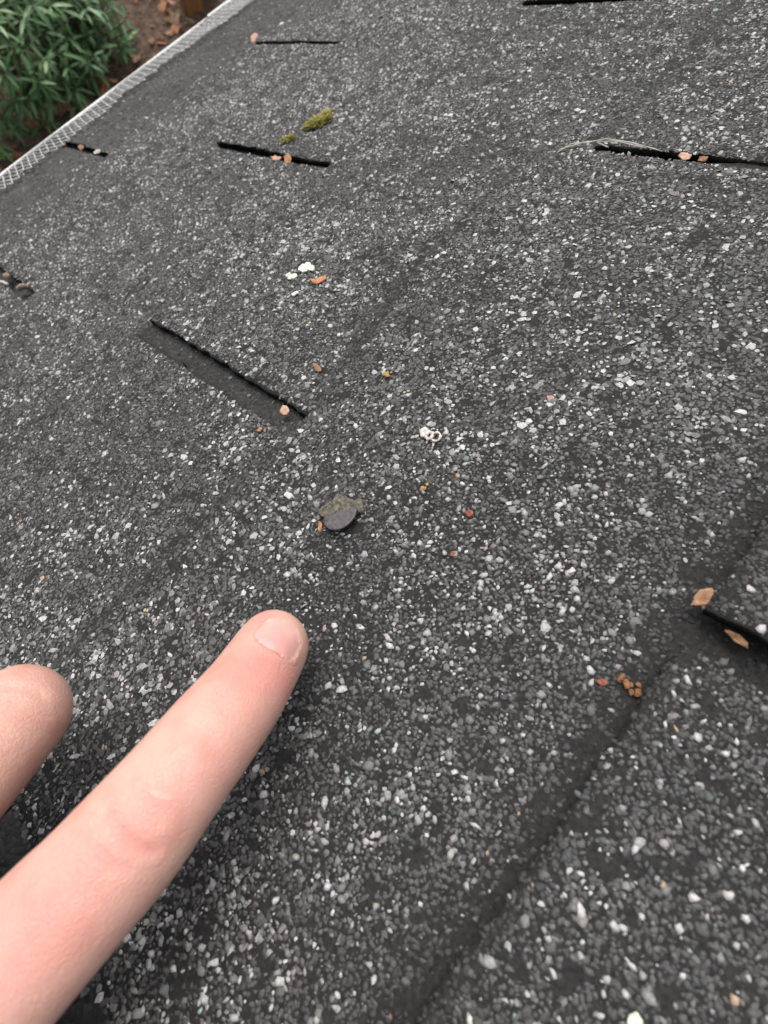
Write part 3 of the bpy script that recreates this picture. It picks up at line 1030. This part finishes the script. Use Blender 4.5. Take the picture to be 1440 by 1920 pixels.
shrub = empty("shrub", (-2.8, 0.5, 0.0))
tag(shrub, "dense dark green shrub with slender glossy leaves growing below the gutter", "shrub")
SR = random.Random(12)
camp = W(*CAM_UVN)
leaf_mats = []
stems = []
SHX, SHY, SHZ = -2.70, 0.40, 0.0
for w_ in range(2300):
    # shoot tips over a rounded mound
    a = SR.uniform(-1, 1); b = SR.uniform(-1, 1); c = SR.uniform(0.0, 1)
    d = Vector((a, b, c))
    if d.length > 1 or d.length < 0.2: continue
    d.normalize()
    if d.x < -0.45: continue
    f = SR.uniform(0.8, 1.0)
    lump = 1 + 0.10 * noise.noise(Vector((d.x * 3.1, d.y * 3.3, d.z * 3.0)) * 1.3)
    sx = math.copysign(abs(d.x) ** 0.5, d.x); sy = math.copysign(abs(d.y) ** 0.5, d.y); sz = d.z ** 0.8
    tip = Vector((SHX + 0.64 * sx * f * lump, SHY + 1.04 * sy * f * lump, SHZ + 0.62 * sz * f * lump))
    axis_ = (d + Vector((SR.gauss(0, .3), SR.gauss(0, .3), 0.25 + SR.gauss(0, .25)))).normalized()
    base = tip - axis_ * 0.22
    stems.append((base, tip))
    nl = SR.randint(8, 12)
    ph = SR.uniform(0, 6.28)
    q0 = axis_.to_track_quat('Z', 'Y')
    for j in range(nl):
        t = j / nl
        p = tip - axis_ * (0.075 * t)
        ang = ph + j * 2.399
        elev = 0.75 - 0.85 * t + SR.gauss(0, 0.15)
        dirv = q0 @ Vector((math.cos(ang) * math.cos(elev), math.sin(ang) * math.cos(elev), math.sin(elev)))
        dirv.z -= 0.18; dirv.normalize()
        # blade frame: x along the leaf, z up-ish
        up = (Vector((0, 0, 1)) + axis_ * 0.6)
        yv = up.cross(dirv)
        if yv.length < 1e-3: continue
        yv.normalize(); zv = dirv.cross(yv)
        sc = SR.uniform(0.55, 1.1)
        mt = Matrix((dirv * sc, yv * sc, zv * sc)).transposed().to_4x4(); mt.translation = p
        leaf_mats.append((mt, SR.randrange(6)))
icam = cam_o.matrix_world.inverted()


def pix(p):
    c = icam @ p
    if c.z >= -0.01: return None
    return (720 + 1000 * c.x / -c.z, 960 - 1000 * c.y / -c.z, -c.z)


scored = []
for i, (mt, j) in enumerate(leaf_mats):
    p = pix(mt.translation)
    # the leaves that show largest from the roof: the outer ones nearest to it
    vis = p is not None and -25 < p[0] < 300 and -25 < p[1] < 300
    scored.append(((p[2] - 0.25 * mt.translation.z * 0 if vis else 1e3), i))
scored.sort()
single = set(i for s, i in scored[:300] if s < 900)
FV, FF = [], []
nb = 0
for i, (mt, j) in enumerate(leaf_mats):
    if i in single:
        o = bpy.data.objects.new("leaf", leaf_meshes[j]); COL.objects.link(o)
        o.parent = shrub
        o.matrix_parent_inverse = Matrix.Translation(-Vector(shrub.location))
        o.matrix_basis = mt
    else:
        me = leaf_meshes[j]
        for vv in me.vertices: FV.append((mt @ vv.co)[:])
        for pl in me.polygons: FF.append(tuple(nb + x for x in pl.vertices))
        nb += len(me.vertices)
me = bpy.data.meshes.new("foliage"); me.from_pydata(FV, [], FF); me.update()
o = link("foliage", me, M_LEAF, smooth=True); o["kind"] = "stuff"; adopt(o, shrub)
SV, SF = [], []


def wtube(path, r, sides=5):
    """tube straight in world metres"""
    base = len(SV); n = len(path)
    for i, p in enumerate(path):
        a = path[min(i + 1, n - 1)]; b = path[max(i - 1, 0)]
        d = (a - b).normalized()
        x = d.orthogonal().normalized(); y = d.cross(x)
        rr = r[i] if isinstance(r, (list, tuple)) else r
        for s in range(sides):
            t = 2 * math.pi * s / sides
            SV.append((p + x * rr * math.cos(t) + y * rr * math.sin(t))[:])
    for i in range(n - 1):
        for s in range(sides):
            t = (s + 1) % sides
            SF.append((base + i * sides + s, base + i * sides + t, base + (i + 1) * sides + t, base + (i + 1) * sides + s))


def wflush(name, m, parent=None):
    global SV, SF
    me = bpy.data.meshes.new(name); me.from_pydata(SV, [], SF); me.update()
    SV, SF = [], []
    o = link(name, me, m, smooth=True)
    if parent is not None: adopt(o, parent)
    return o


for (b, t) in stems:
    wtube([b, t], [0.004, 0.002], 4)
for j in range(14):
    b = Vector((SHX + SR.uniform(-.2, .3), SHY + SR.uniform(-.6, .6), 0)); t = b + Vector((SR.uniform(-.2, .35), SR.uniform(-.3, .3), 0.5))
    wtube([b, (b + t) * 0.5 + Vector((0.03, 0, 0)), t], [0.014, 0.01, 0.006], 6)
wflush("stems", M_STEM, shrub)["kind"] = "stuff"

# small weeds
def weed(x, y, nleaf, L, label, seed):
    R_ = random.Random(seed)
    V0, F0 = [], []
    for j in range(nleaf):
        lv, lf = leaf_geo(L * R_.uniform(.7, 1.15), L * 0.2, R_.uniform(.2, .6))
        a = j * 2.4 + R_.uniform(-.3, .3); el = R_.uniform(.3, 1.1)
        d = Vector((math.cos(a) * math.cos(el), math.sin(a) * math.cos(el), math.sin(el)))
        yv = Vector((0, 0, 1)).cross(d).normalized(); zv = d.cross(yv)
        mt = Matrix((d, yv, zv)).transposed().to_4x4(); mt.translation = Vector((x, y, float(soil_h(np.array([x]), np.array([y]))[0]) + 0.005))
        k = len(V0)
        V0 += [(mt @ Vector(p))[:] for p in lv]; F0 += [tuple(k + i for i in f) for f in lf]
    me = bpy.data.meshes.new("weed"); me.from_pydata(V0, [], F0); me.update()
    tag(link("weed", me, M_LEAF_NEW, smooth=True), label, "weed", "weeds in the soil by the shrub")


def ground_at(px, py):
    pass


weed(-2.29, 1.31, 12, 0.11, "bright green strap leaved weed at the shrub's right corner", 1)
weed(-2.2, 1.1, 8, 0.06, "little green weed in the litter between the shrub and the gutter", 2)
weed(-2.17, 0.53, 10, 0.055, "pale green weed by the gutter at the picture's left edge", 3)

# dead leaves on the soil
M_DL = [mottled("dead leaf tan", (0.22, 0.12, 0.065), (0.36, 0.21, 0.12), 60, rough=0.75, dist=0.002), mottled("dead leaf rust", (0.2, 0.085, 0.04), (0.34, 0.16, 0.08), 60, rough=0.75, dist=0.002), mottled("dead leaf brown", (0.12, 0.075, 0.045), (0.22, 0.14, 0.085), 60, rough=0.8, dist=0.002)]


def dead_leaf_mesh(seed, L, lob):
    R_ = random.Random(seed)
    k = 18
    V, F = [(0, 0, 0)], []
    for ring_ in (0.5, 1.0):
        for i in range(k):
            t = 2 * math.pi * i / k
            r = L * 0.5 * ring_ * (1 + (0.28 * math.cos(lob * t) if lob else 0) + R_.uniform(-.08, .08))
            x, y = r * math.cos(t), r * math.sin(t) * (0.75 if lob else 0.42)
            V.append((x, y, 0.9 / L * (y * y) * R_.uniform(.8, 1.2) + 0.12 * L * math.sin(2 * t + seed) * ring_ * ring_))
    for i in range(k):
        j = (i + 1) % k
        F.append((0, 1 + i, 1 + j)); F.append((1 + i, 1 + k + i, 1 + k + j, 1 + j))
    n = len(V)
    V += [(x, y, z - 0.0012) for x, y, z in V]
    F += [tuple(reversed([n + q for q in f])) for f in list(F)]
    for i in range(k):
        j = (i + 1) % k
        F.append((1 + k + i, n + 1 + k + i, n + 1 + k + j, 1 + k + j))
    me = bpy.data.meshes.new("dead_leaf"); me.from_pydata(V, [], F); me.update()
    return me


DR = random.Random(5)
tone = ("tan", "rust brown", "dark brown")
form = ("five lobed", "small narrow", "broad")
dl_meshes = [[dead_leaf_mesh(10 * a + b, (0.058, 0.05, 0.066)[b], (5, 0, 3)[b]) for b in range(3)] for a in range(3)]
for a in range(3):
    for b in range(3):
        dl_meshes[a][b].materials.append(M_DL[a])
ZONES = [(-2.19, 0.50, "by the pale weed at the picture's left edge"), (-2.2, 0.74, "under the shrub's near left leaves"), (-2.22, 0.98, "left of the thin dry stalk"),
         (-2.2, 1.2, "just past the thin dry stalk"), (-2.2, 1.42, "past the bright strap leaved weed"), (-2.42, 1.58, "on the open soil behind the bright weed"), (-2.27, 1.64, "close to the foot of the wooden post"), (-2.55, 1.75, "on the open soil farthest behind the post")]
n_dl = 0
for (zx, zy, zl) in ZONES:
    for a in range(3):
        for b in range(3):
            if DR.random() < 0.3: continue
            x, y = zx + DR.gauss(0, 0.055), zy + DR.gauss(0, 0.075)
            o = bpy.data.objects.new("dead_leaf", dl_meshes[a][b]); COL.objects.link(o)
            o.location = (x, y, float(soil_h(np.array([x]), np.array([y]))[0]) + DR.uniform(0.006, 0.02))
            o.rotation_euler = (DR.gauss(0, .35), DR.gauss(0, .35), DR.uniform(0, 6.28))
            tag(o, "%s %s dead leaf %s" % (form[b], tone[a], zl), "dead leaf", "dead leaves on the garden soil")
            n_dl += 1
# finer litter: crumbs of bark and leaf that nobody could count
LV, LF = [], []
for i in range(2600):
    x, y = DR.uniform(-3.0, -1.4), DR.uniform(-0.2, 3.0)
    z = float(soil_h(np.array([x]), np.array([y]))[0]) + 0.004
    r = DR.uniform(0.004, 0.014); t = DR.uniform(0, 6.28); k = len(LV)
    c_, s_ = math.cos(t), math.sin(t)
    for (a, b, h) in ((1, 0, .3), (0, .5, .6), (-1, 0, .2), (0, -.5, .5), (0, 0, 1.0)):
        LV.append((x + r * (a * c_ - b * s_), y + r * (a * s_ + b * c_), z + h * r * 0.5))
    LF += [(k, k + 1, k + 4), (k + 1, k + 2, k + 4), (k + 2, k + 3, k + 4), (k + 3, k, k + 4)]
me = bpy.data.meshes.new("leaf_litter"); me.from_pydata(LV, [], LF); me.update()
tag(link("leaf_litter", me, M_DL[2]), "fine brown leaf litter scattered over the soil", "leaf litter", kind="stuff")

# dry stalk standing in front of the shrub
wtube([Vector((-2.19, 1.12, 0.0)), Vector((-2.18, 1.13, 0.08)), Vector((-2.2, 1.15, 0.15))], [0.004, 0.003, 0.0015], 5)
tag(wflush("dry_stalk", M_STRAW), "thin dry stalk standing between the shrub and the gutter", "stalk")

# wooden post
M_WOOD, nt, b = mat("stained brown wood")
tc = N(nt, "ShaderNodeTexCoord"); mp = N(nt, "ShaderNodeMapping"); mp.inputs["Scale"].default_value = (60, 60, 4)
no = N(nt, "ShaderNodeTexNoise", Scale=1.0, Detail=6.0)
r = ramp(nt, [(0.3, (0.16, 0.065, 0.022)), (0.7, (0.3, 0.14, 0.05))])
nt.links.new(tc.outputs["Object"], mp.inputs["Vector"]); nt.links.new(mp.outputs[0], no.inputs["Vector"]); nt.links.new(no.outputs["Fac"], r.inputs["Fac"]); nt.links.new(r.outputs[0], b.inputs["Base Color"])
b.inputs["Roughness"].default_value = 0.6


def wbox(name, c, size, rz, m, parent=None, bev=0.004):
    bm = bmesh.new(); bmesh.ops.create_cube(bm, size=1.0)
    for v_ in bm.verts: v_.co = Vector((v_.co.x * size[0], v_.co.y * size[1], v_.co.z * size[2]))
    bmesh.ops.bevel(bm, geom=bm.edges[:], offset=bev, segments=2, affect='EDGES')
    bmesh.ops.transform(bm, matrix=Matrix.Translation(c) @ Matrix.Rotation(rz, 4, 'Z'), verts=bm.verts)
    me = bpy.data.meshes.new(name); bm.to_mesh(me); bm.free()
    o = link(name, me, m)
    if parent is not None: adopt(o, parent)
    return o


M_SHADEWOOD = mottled("shaded post side grey", (0.07, 0.06, 0.052), (0.15, 0.13, 0.115), 40, rough=0.85)
fence = empty("wooden_post", (-2.24, 1.76, 0))
tag(fence, "brown stained wooden post with a grey board added as its shaded side, past the end of the gutter", "post")
wbox("post", Vector((-2.238, 1.728, 0.5)), (0.07, 0.1, 1.0), -0.3, M_WOOD, fence)
wbox("board", Vector((-2.232, 1.822, 0.45)), (0.03, 0.085, 0.9), -0.3, M_SHADEWOOD, fence)  # grey tone stands in for the post's side turned from the light

# ------------------------------------------------------------------ hand
CAMM = np.array([cx, cy, cz]).T


def CR(p):
    """lens frame mm -> roof frame mm: the hand was measured from where it is held, below the camera"""
    return np.array(CAM_UVN) + CAMM @ np.array(p, float)


HS = 1.13      # adult hand, fingertip close to the roof


def cp(px, py, d): return np.array([(px - 720) * d / 1000, -(py - 960) * d / 1000, -d])


IDX = [(cp(513, 1207, 115), 7.4), (cp(506, 1221, 113.2), 8.0), (cp(455, 1302, 102), 8.35), (cp(400, 1372, 95), 8.7), (cp(335, 1455, 89.5), 8.85), (cp(245, 1568, 84.5), 9.55), (cp(170, 1652, 81), 9.6), (cp(100, 1726, 78), 9.8), (np.array([-57, -68.5, -71.]), 10.2), (np.array([-66, -78, -63.]), 11.5)]
down = np.array([0.308, -0.520, -0.797])
L_ = np.array([-0.85, 0.45, -0.25]); L_ /= np.linalg.norm(L_)
fw = np.array([0.14, 0.55, -0.83])


def chain(pts): return [(np.array(p, float), r) for p, r in pts]


MID_P = cp(38, 1335, 105)
MID = chain([((-80, -66, -69), 11.5), ((-76, -53.5, -84), 9.5), (MID_P - fw * 8, 9.3), (MID_P, 9.25)])
d1 = MID_P + 24 * (0.45 * down - 0.55 * fw + 0.55 * L_)
d2 = d1 + 17 * (0.15 * down - 0.8 * fw - 0.1 * L_)
MID += chain([(MID_P + (d1 - MID_P) * .5, 8.6), (d1, 8.3), (d2, 7.2)])
ringm = MID[0][0] + L_ * 18 - fw * 5
RP = MID_P + L_ * 18.5 - fw * 7
RING = chain([(ringm, 11), (RP, 8.8), (RP + 22 * (0.5 * down - 0.6 * fw + 0.3 * L_), 7.9), (RP + 22 * (0.5 * down - 0.6 * fw + .3 * L_) - 17 * fw * .9, 6.9)])
pinm = MID[0][0] + L_ * 34 - fw * 14
PP = RP + L_ * 16 - fw * 14
PINK = chain([(pinm, 10), (PP, 7.8), (PP + 16 * (0.5 * down - 0.6 * fw + .2 * L_), 7), (PP + 16 * (0.5 * down - 0.6 * fw) - 14 * fw * .9, 6.2)])
wrist = np.array([-118, -132, -24.])
THUMB = chain([(wrist * .7 + IDX[-1][0] * .3, 14), (np.array([-76, -96, -68.]), 12), (np.array([-68, -88, -79.]), 9.4), (np.array([-64, -81, -90.]), 8.2)])
arm = np.array([-230, -250, 60.])
PALM = [chain([(IDX[-1][0], 12), (wrist - L_ * 10, 16)]), chain([(MID[0][0], 12.5), (wrist, 18)]), chain([(RING[0][0], 12), (wrist + L_ * 8, 17)]), chain([(PINK[0][0], 11), (wrist + L_ * 14, 16)]), chain([(wrist - L_ * 8, 18), (arm - L_ * 10, 26)]), chain([(wrist + L_ * 10, 18), (arm + L_ * 12, 26)])]
sph_V, sph_F = ico(3)
HV, HF = [], []
nb = 0


def ball(p, r):
    global nb
    HV.append(sph_V * r + CR(p)); HF.append(sph_F + nb); nb += len(sph_V)


def capsules(ch):
    ch = [(p * HS, r * HS) for p, r in ch]
    for (p, r), (q_, s) in zip(ch[:-1], ch[1:]):
        L = np.linalg.norm(q_ - p)
        k = max(2, int(L / 1.3))
        for t in np.linspace(0, 1, k, endpoint=False):
            ball(p + (q_ - p) * t, r + (s - r) * t)
    ball(*ch[-1])


def smooth_chain(ch, n=5):
    """Catmull-Rom through the joints"""
    P = [c[0] for c in ch]; R_ = [c[1] for c in ch]
    out = []
    for i in range(len(ch) - 1):
        p0, p1, p2, p3 = P[max(i - 1, 0)], P[i], P[i + 1], P[min(i + 2, len(P) - 1)]
        r0, r1, r2, r3 = R_[max(i - 1, 0)], R_[i], R_[i + 1], R_[min(i + 2, len(P) - 1)]
        for t in np.linspace(0, 1, n, endpoint=False):
            f = lambda a, b, c, d: 0.5 * (2 * b + (c - a) * t + (2 * a - 5 * b + 4 * c - d) * t * t + (3 * b - a - 3 * c + d) * t ** 3)
            out.append((f(p0, p1, p2, p3), f(r0, r1, r2, r3)))
    out.append(ch[-1])
    return out


for ch in (smooth_chain(IDX), smooth_chain(MID), smooth_chain(RING), smooth_chain(PINK), smooth_chain(THUMB)):
    capsules(ch)
for ch in PALM:
    capsules(ch)
raw = mesh_arrays("hand_raw", WA(np.concatenate(HV)), np.concatenate(HF))
ro = link("hand_raw", raw)
md = ro.modifiers.new("r", 'REMESH'); md.mode = 'VOXEL'; md.voxel_size = 0.001; md.use_smooth_shade = True
md2 = ro.modifiers.new("s", 'SMOOTH'); md2.factor = 0.5; md2.iterations = 8
dg = bpy.context.evaluated_depsgraph_get()
hand_me = bpy.data.meshes.new_from_object(ro.evaluated_get(dg))
hand_me.name = "hand"
bpy.data.objects.remove(ro); bpy.data.meshes.remove(raw)

# skin relief: creases over the joints, the bed of the nail
nvh = len(hand_me.vertices)
co = np.empty(nvh * 3); hand_me.vertices.foreach_get("co", co); co = co.reshape(-1, 3)
no_ = np.empty(nvh * 3); hand_me.vertices.foreach_get("normal", no_); no_ = no_.reshape(-1, 3)
# world -> lens frame (mm)
Mi = np.array(icam)
lc = (co @ Mi[:3, :3].T + Mi[:3, 3]) * 1000.0
disp = np.zeros(nvh)
blush = np.zeros(nvh)


def to_line(P, pts):
    best = np.full(len(P), 1e9)
    for a, b in zip(pts[:-1], pts[1:]):
        ab = b - a
        t = np.clip(((P - a) @ ab) / (ab @ ab), 0, 1)
        best = np.minimum(best, np.linalg.norm(P - a - t[:, None] * ab, axis=1))
    return best


from mathutils.bvhtree import BVHTree
bvh0 = BVHTree.FromPolygons([Vector(c) for c in lc], [p.vertices[:] for p in hand_me.polygons])


def skin_pt(x, y):
    """the point of the skin met along one direction of sight"""
    d = cp(x, y, 1.0)
    hit = bvh0.ray_cast(Vector((0, 0, 0)), Vector(d).normalized())[0]
    return np.array(hit) if hit is not None else d * 1e4


def crease(pts, d_c, r, depth, width):
    d = to_line(lc, [skin_pt(x, y) for x, y in pts])
    return np.exp(-(d / width) ** 2) * depth


# (pixel-like angles from the hand's own viewing line, mm)
disp -= crease([(203, 1515), (215, 1545), (240, 1575), (268, 1592), (292, 1598)], 83.5, 9.4, 0.8, 0.62)
disp -= crease([(168, 1580), (190, 1600), (215, 1622), (235, 1632)], 82, 9.4, 0.5, 0.6)
disp -= crease([(250, 1490), (272, 1520), (300, 1545)], 86.5, 9.3, 0.28, 0.6)
disp -= crease([(408, 1285), (430, 1320), (455, 1345)], 97, 8.5, 0.22, 0.8)
disp -= crease([(395, 1300), (420, 1335), (440, 1352)], 96, 8.5, 0.18, 0.7)
disp += crease([(283, 1470), (287, 1482), (297, 1490), (312, 1494)], 87.5, 9.2, 0.3, 0.5)      # small raised scar
disp -= crease([(262, 1478), (285, 1512), (312, 1530)], 0, 0, 0.16, 0.5)
disp -= crease([(185, 1545), (205, 1572), (228, 1600)], 0, 0, 0.16, 0.5)
disp -= crease([(150, 1600), (170, 1622), (196, 1640)], 0, 0, 0.14, 0.6)
disp -= crease([(10, 1288), (45, 1291), (80, 1302)], 104, 9.2, 0.45, 0.8)
disp -= crease([(0, 1310), (30, 1314)], 103, 9.2, 0.25, 0.8)
# nail bed on the index finger
tipc = cp(509, 1216, 114.0 * HS)
ax = (IDX[0][0] - IDX[3][0]); ax /= np.linalg.norm(ax)
view = -cp(523, 1203, 106.0); view /= np.linalg.norm(view)
dors = view - ax * (view @ ax); dors /= np.linalg.norm(dors)
lat = np.cross(ax, dors)
NL, NW = 4.9, 4.95        # half length, half width
nc = tipc - ax * 3.3 + lat * 0.1


def nail_sd(x, y):
    """rounded-rectangle distance, x across, y along"""
    qx, qy = np.abs(x) - (NW - 3.3), np.abs(y) - (NL - 3.3)
    return np.sqrt(np.maximum(qx, 0) ** 2 + (np.maximum(qy, 0)) ** 2) + np.minimum(np.maximum(qx, qy), 0) - 3.3


rel = lc - nc
nx, ny, nzv = rel @ lat, rel @ ax, rel @ dors
sdn = nail_sd(nx, ny)
facing = (nzv > 1.5) & (np.linalg.norm(rel, axis=1) < 16)
inside = facing & (sdn < 0)
disp = np.where(inside, disp - 0.25, disp)
fold = np.exp(-((sdn - 0.7) / 0.6) ** 2) * np.clip(1.2 - (ny + 2) / 6, 0, 1) * 0.36
disp = np.where(facing, disp + fold, disp)
gr = np.exp(-((sdn + 0.05) / 0.3) ** 2) * np.clip(1.2 - (ny + 2) / 7, 0, 1) * 0.32
disp = np.where(facing, disp - gr, disp)
co2 = co + no_ * (disp * 0.001)[:, None]
hand_me.vertices.foreach_set("co", co2.astype(np.float32).ravel())
hand_me.update()
# blood under the skin: rosy behind the nail, over the knuckle, at the base
for (px, py, d, r, a) in ((470, 1250, 100, 7.5, 0.9), (490, 1165, 108, 4, 0.75), (540, 1280, 104, 5, 0.8), (440, 1290, 95, 6, 0.35), (300, 1505, 78, 6.5, 0.45), (240, 1545, 76, 5, 0.35), (120, 1680, 70, 9, 0.5), (30, 1760, 68, 9, 0.5), (420, 1420, 88, 7, 0.35), (30, 1275, 98, 6, 0.3)):
    blush += a * np.exp(-(np.linalg.norm(lc - skin_pt(px, py), axis=1) / r) ** 2)
for ln, a, w in (([(203, 1515), (215, 1545), (240, 1575), (268, 1592), (292, 1598)], 0.55, 1.0), ([(168, 1580), (190, 1600), (215, 1622), (235, 1632)], 0.35, 1.0)):
    blush += crease(ln, 83, 9.4, a, w * 0.8)
scar = crease([(283, 1470), (287, 1482), (297, 1490), (312, 1494)], 0, 0, 0.3, 0.38)
hand_me.materials.clear()
at = hand_me.attributes.new("blush", 'FLOAT', 'POINT')
at.data.foreach_set("value", np.clip(blush * 0.7, 0, 1.0).astype(np.float32))
at = hand_me.attributes.new("scar", 'FLOAT', 'POINT')
at.data.foreach_set("value", scar.astype(np.float32))

M_SKIN, nt, b = mat("pale skin")
a = N(nt, "ShaderNodeAttribute", attribute_name="blush")
tc = N(nt, "ShaderNodeTexCoord")
n1 = N(nt, "ShaderNodeTexNoise", Scale=170.0, Detail=5.0)
n2 = N(nt, "ShaderNodeTexNoise", Scale=2600.0, Detail=3.0)
vo = N(nt, "ShaderNodeTexVoronoi", Scale=1500.0)
for x in (n1, n2, vo): nt.links.new(tc.outputs["Object"], x.inputs["Vector"])
r = ramp(nt, [(0.3, (0.59, 0.31, 0.25)), (0.5, (0.63, 0.37, 0.30)), (0.7, (0.65, 0.40, 0.325))])
nt.links.new(n1.outputs["Fac"], r.inputs["Fac"])
mx = N(nt, "ShaderNodeMix", data_type='RGBA')
nt.links.new(a.outputs["Fac"], mx.inputs[0]); nt.links.new(r.outputs[0], mx.inputs[6]); mx.inputs[7].default_value = (0.68, 0.255, 0.22, 1)
a2 = N(nt, "ShaderNodeAttribute", attribute_name="scar")
mx2 = N(nt, "ShaderNodeMix", data_type='RGBA')
nt.links.new(a2.outputs["Fac"], mx2.inputs[0]); nt.links.new(mx.outputs[2], mx2.inputs[6]); mx2.inputs[7].default_value = (0.78, 0.62, 0.54, 1)
nt.links.new(mx2.outputs[2], b.inputs["Base Color"])
b.inputs["Roughness"].default_value = 0.48
b.inputs["Specular IOR Level"].default_value = 0.35
b.inputs["Subsurface Weight"].default_value = 0.35
b.inputs["Subsurface Radius"].default_value = (1.0, 0.35, 0.2)
b.inputs["Subsurface Scale"].default_value = 0.0032
vo.feature = 'DISTANCE_TO_EDGE'
vo.inputs["Scale"].default_value = 950.0
dv = N(nt, "ShaderNodeMixRGB", blend_type='ADD'); dv.inputs[0].default_value = 0.0009
nt.links.new(tc.outputs["Object"], dv.inputs[1]); nt.links.new(n2.outputs["Color"], dv.inputs[2]); n2.inputs["Scale"].default_value = 700.0
nt.links.new(dv.outputs[0], vo.inputs["Vector"])
mr = N(nt, "ShaderNodeMapRange"); mr.inputs["From Max"].default_value = 0.16
nt.links.new(vo.outputs["Distance"], mr.inputs["Value"])
bp = N(nt, "ShaderNodeBump", Strength=0.4, Distance=0.0002)
nt.links.new(mr.outputs[0], bp.inputs["Height"]); nt.links.new(bp.outputs[0], b.inputs["Normal"])

person = empty("person", W(*CR(wrist * HS)))
tag(person, "pale hand reaching in with index finger pointing at the popped nail, next finger bent", "person")
ho = link("hand", hand_me, M_SKIN, smooth=True); adopt(ho, person)

# unseen cloth round the forearm, added to darken the lower-left roof
SV, SF = [], []
M_CLOTH = mottled("added dark cloth", (0.018, 0.019, 0.024), (0.035, 0.036, 0.042), 900, rough=0.9)
sl = [wrist * 0.55 + arm * 0.45, wrist * 0.4 + arm * 0.6, wrist * 0.2 + arm * 0.8, arm, arm * 1.5 - wrist * 0.5]
tube([CR(p * HS) for p in sl], [40, 46, 52, 58, 62], 24)
flush("shade_sleeve", M_CLOTH, person)

# fingernail: a thin curved plate following the finger
M_FNAIL, nt, b = mat("fingernail")
tc = N(nt, "ShaderNodeTexCoord"); n1 = N(nt, "ShaderNodeTexNoise", Scale=160.0, Detail=2.0)
nt.links.new(tc.outputs["Object"], n1.inputs["Vector"])
r = ramp(nt, [(0.35, (0.67, 0.335, 0.305)), (0.65, (0.70, 0.39, 0.345))]); nt.links.new(n1.outputs["Fac"], r.inputs["Fac"]); nt.links.new(r.outputs[0], b.inputs["Base Color"])
b.inputs["Roughness"].default_value = 0.3
b.inputs["Subsurface Weight"].default_value = 0.2
b.inputs["Subsurface Radius"].default_value = (1, .4, .3)
b.inputs["Subsurface Scale"].default_value = 0.001
from mathutils.bvhtree import BVHTree
bvh = BVHTree.FromPolygons([Vector(c) for c in co2], [p.vertices[:] for p in hand_me.polygons])


def roof_to_world(p): return W(*p)


gn = 26
NV, NF, ids = [], [], {}
for i in range(gn + 1):
    for j in range(gn + 1):
        # concentric map of a square onto the rounded outline
        sx, sy = 2 * i / gn - 1, 2 * j / gn - 1
        m_ = max(abs(sx), abs(sy), 1e-6); th = math.atan2(sy, sx)
        lo, hi = 0.0, 12.0
        for _ in range(30):
            md_ = (lo + hi) / 2
            if float(nail_sd(np.array(md_ * math.cos(th)), np.array(md_ * math.sin(th)))) < 0: lo = md_
            else: hi = md_
        rr = lo * m_
        x, y = rr * math.cos(th), rr * math.sin(th)
        src = nc + lat * x + ax * y + dors * 22
        wp = W(*CR(src)); wd = (W(*CR(src - dors)) - wp).normalized()
        hit = bvh.ray_cast(wp, wd)[0]
        if hit is None: hit = wp + wd * 0.014
        edge = m_ ** 6
        ids[(i, j)] = len(NV)
        NV.append(hit - wd * (0.00042 - 0.0004 * edge * (1 if y < 3 else 0.2)))
# smooth the plate a little
for _ in range(3):
    new = list(NV)
    for i in range(1, gn):
        for j in range(1, gn):
            new[ids[i, j]] = (NV[ids[i - 1, j]] + NV[ids[i + 1, j]] + NV[ids[i, j - 1]] + NV[ids[i, j + 1]]) * 0.25
    NV = new
for i in range(gn):
    for j in range(gn):
        NF.append((ids[i, j], ids[i + 1, j], ids[i + 1, j + 1], ids[i, j + 1]))
wdn = (W(*CR(nc - dors)) - W(*CR(nc))).normalized()
k = len(NV)
NV += [p + wdn * 0.0005 for p in NV]
NF += [tuple(k + q for q in reversed(f)) for f in list(NF)]
me = bpy.data.meshes.new("fingernail"); me.from_pydata([p[:] for p in NV], [], NF); me.update()
bm = bmesh.new(); bm.from_mesh(me); bmesh.ops.recalc_face_normals(bm, faces=bm.faces); bm.to_mesh(me); bm.free()
adopt(link("fingernail", me, M_FNAIL, smooth=True), person)

print("leaves", len(leaf_mats), "dead leaves", n_dl, "tris", sum(len(o.data.loops) - 2 * len(o.data.polygons) for o in bpy.data.objects if o.type == 'MESH'), "hand", nvh)
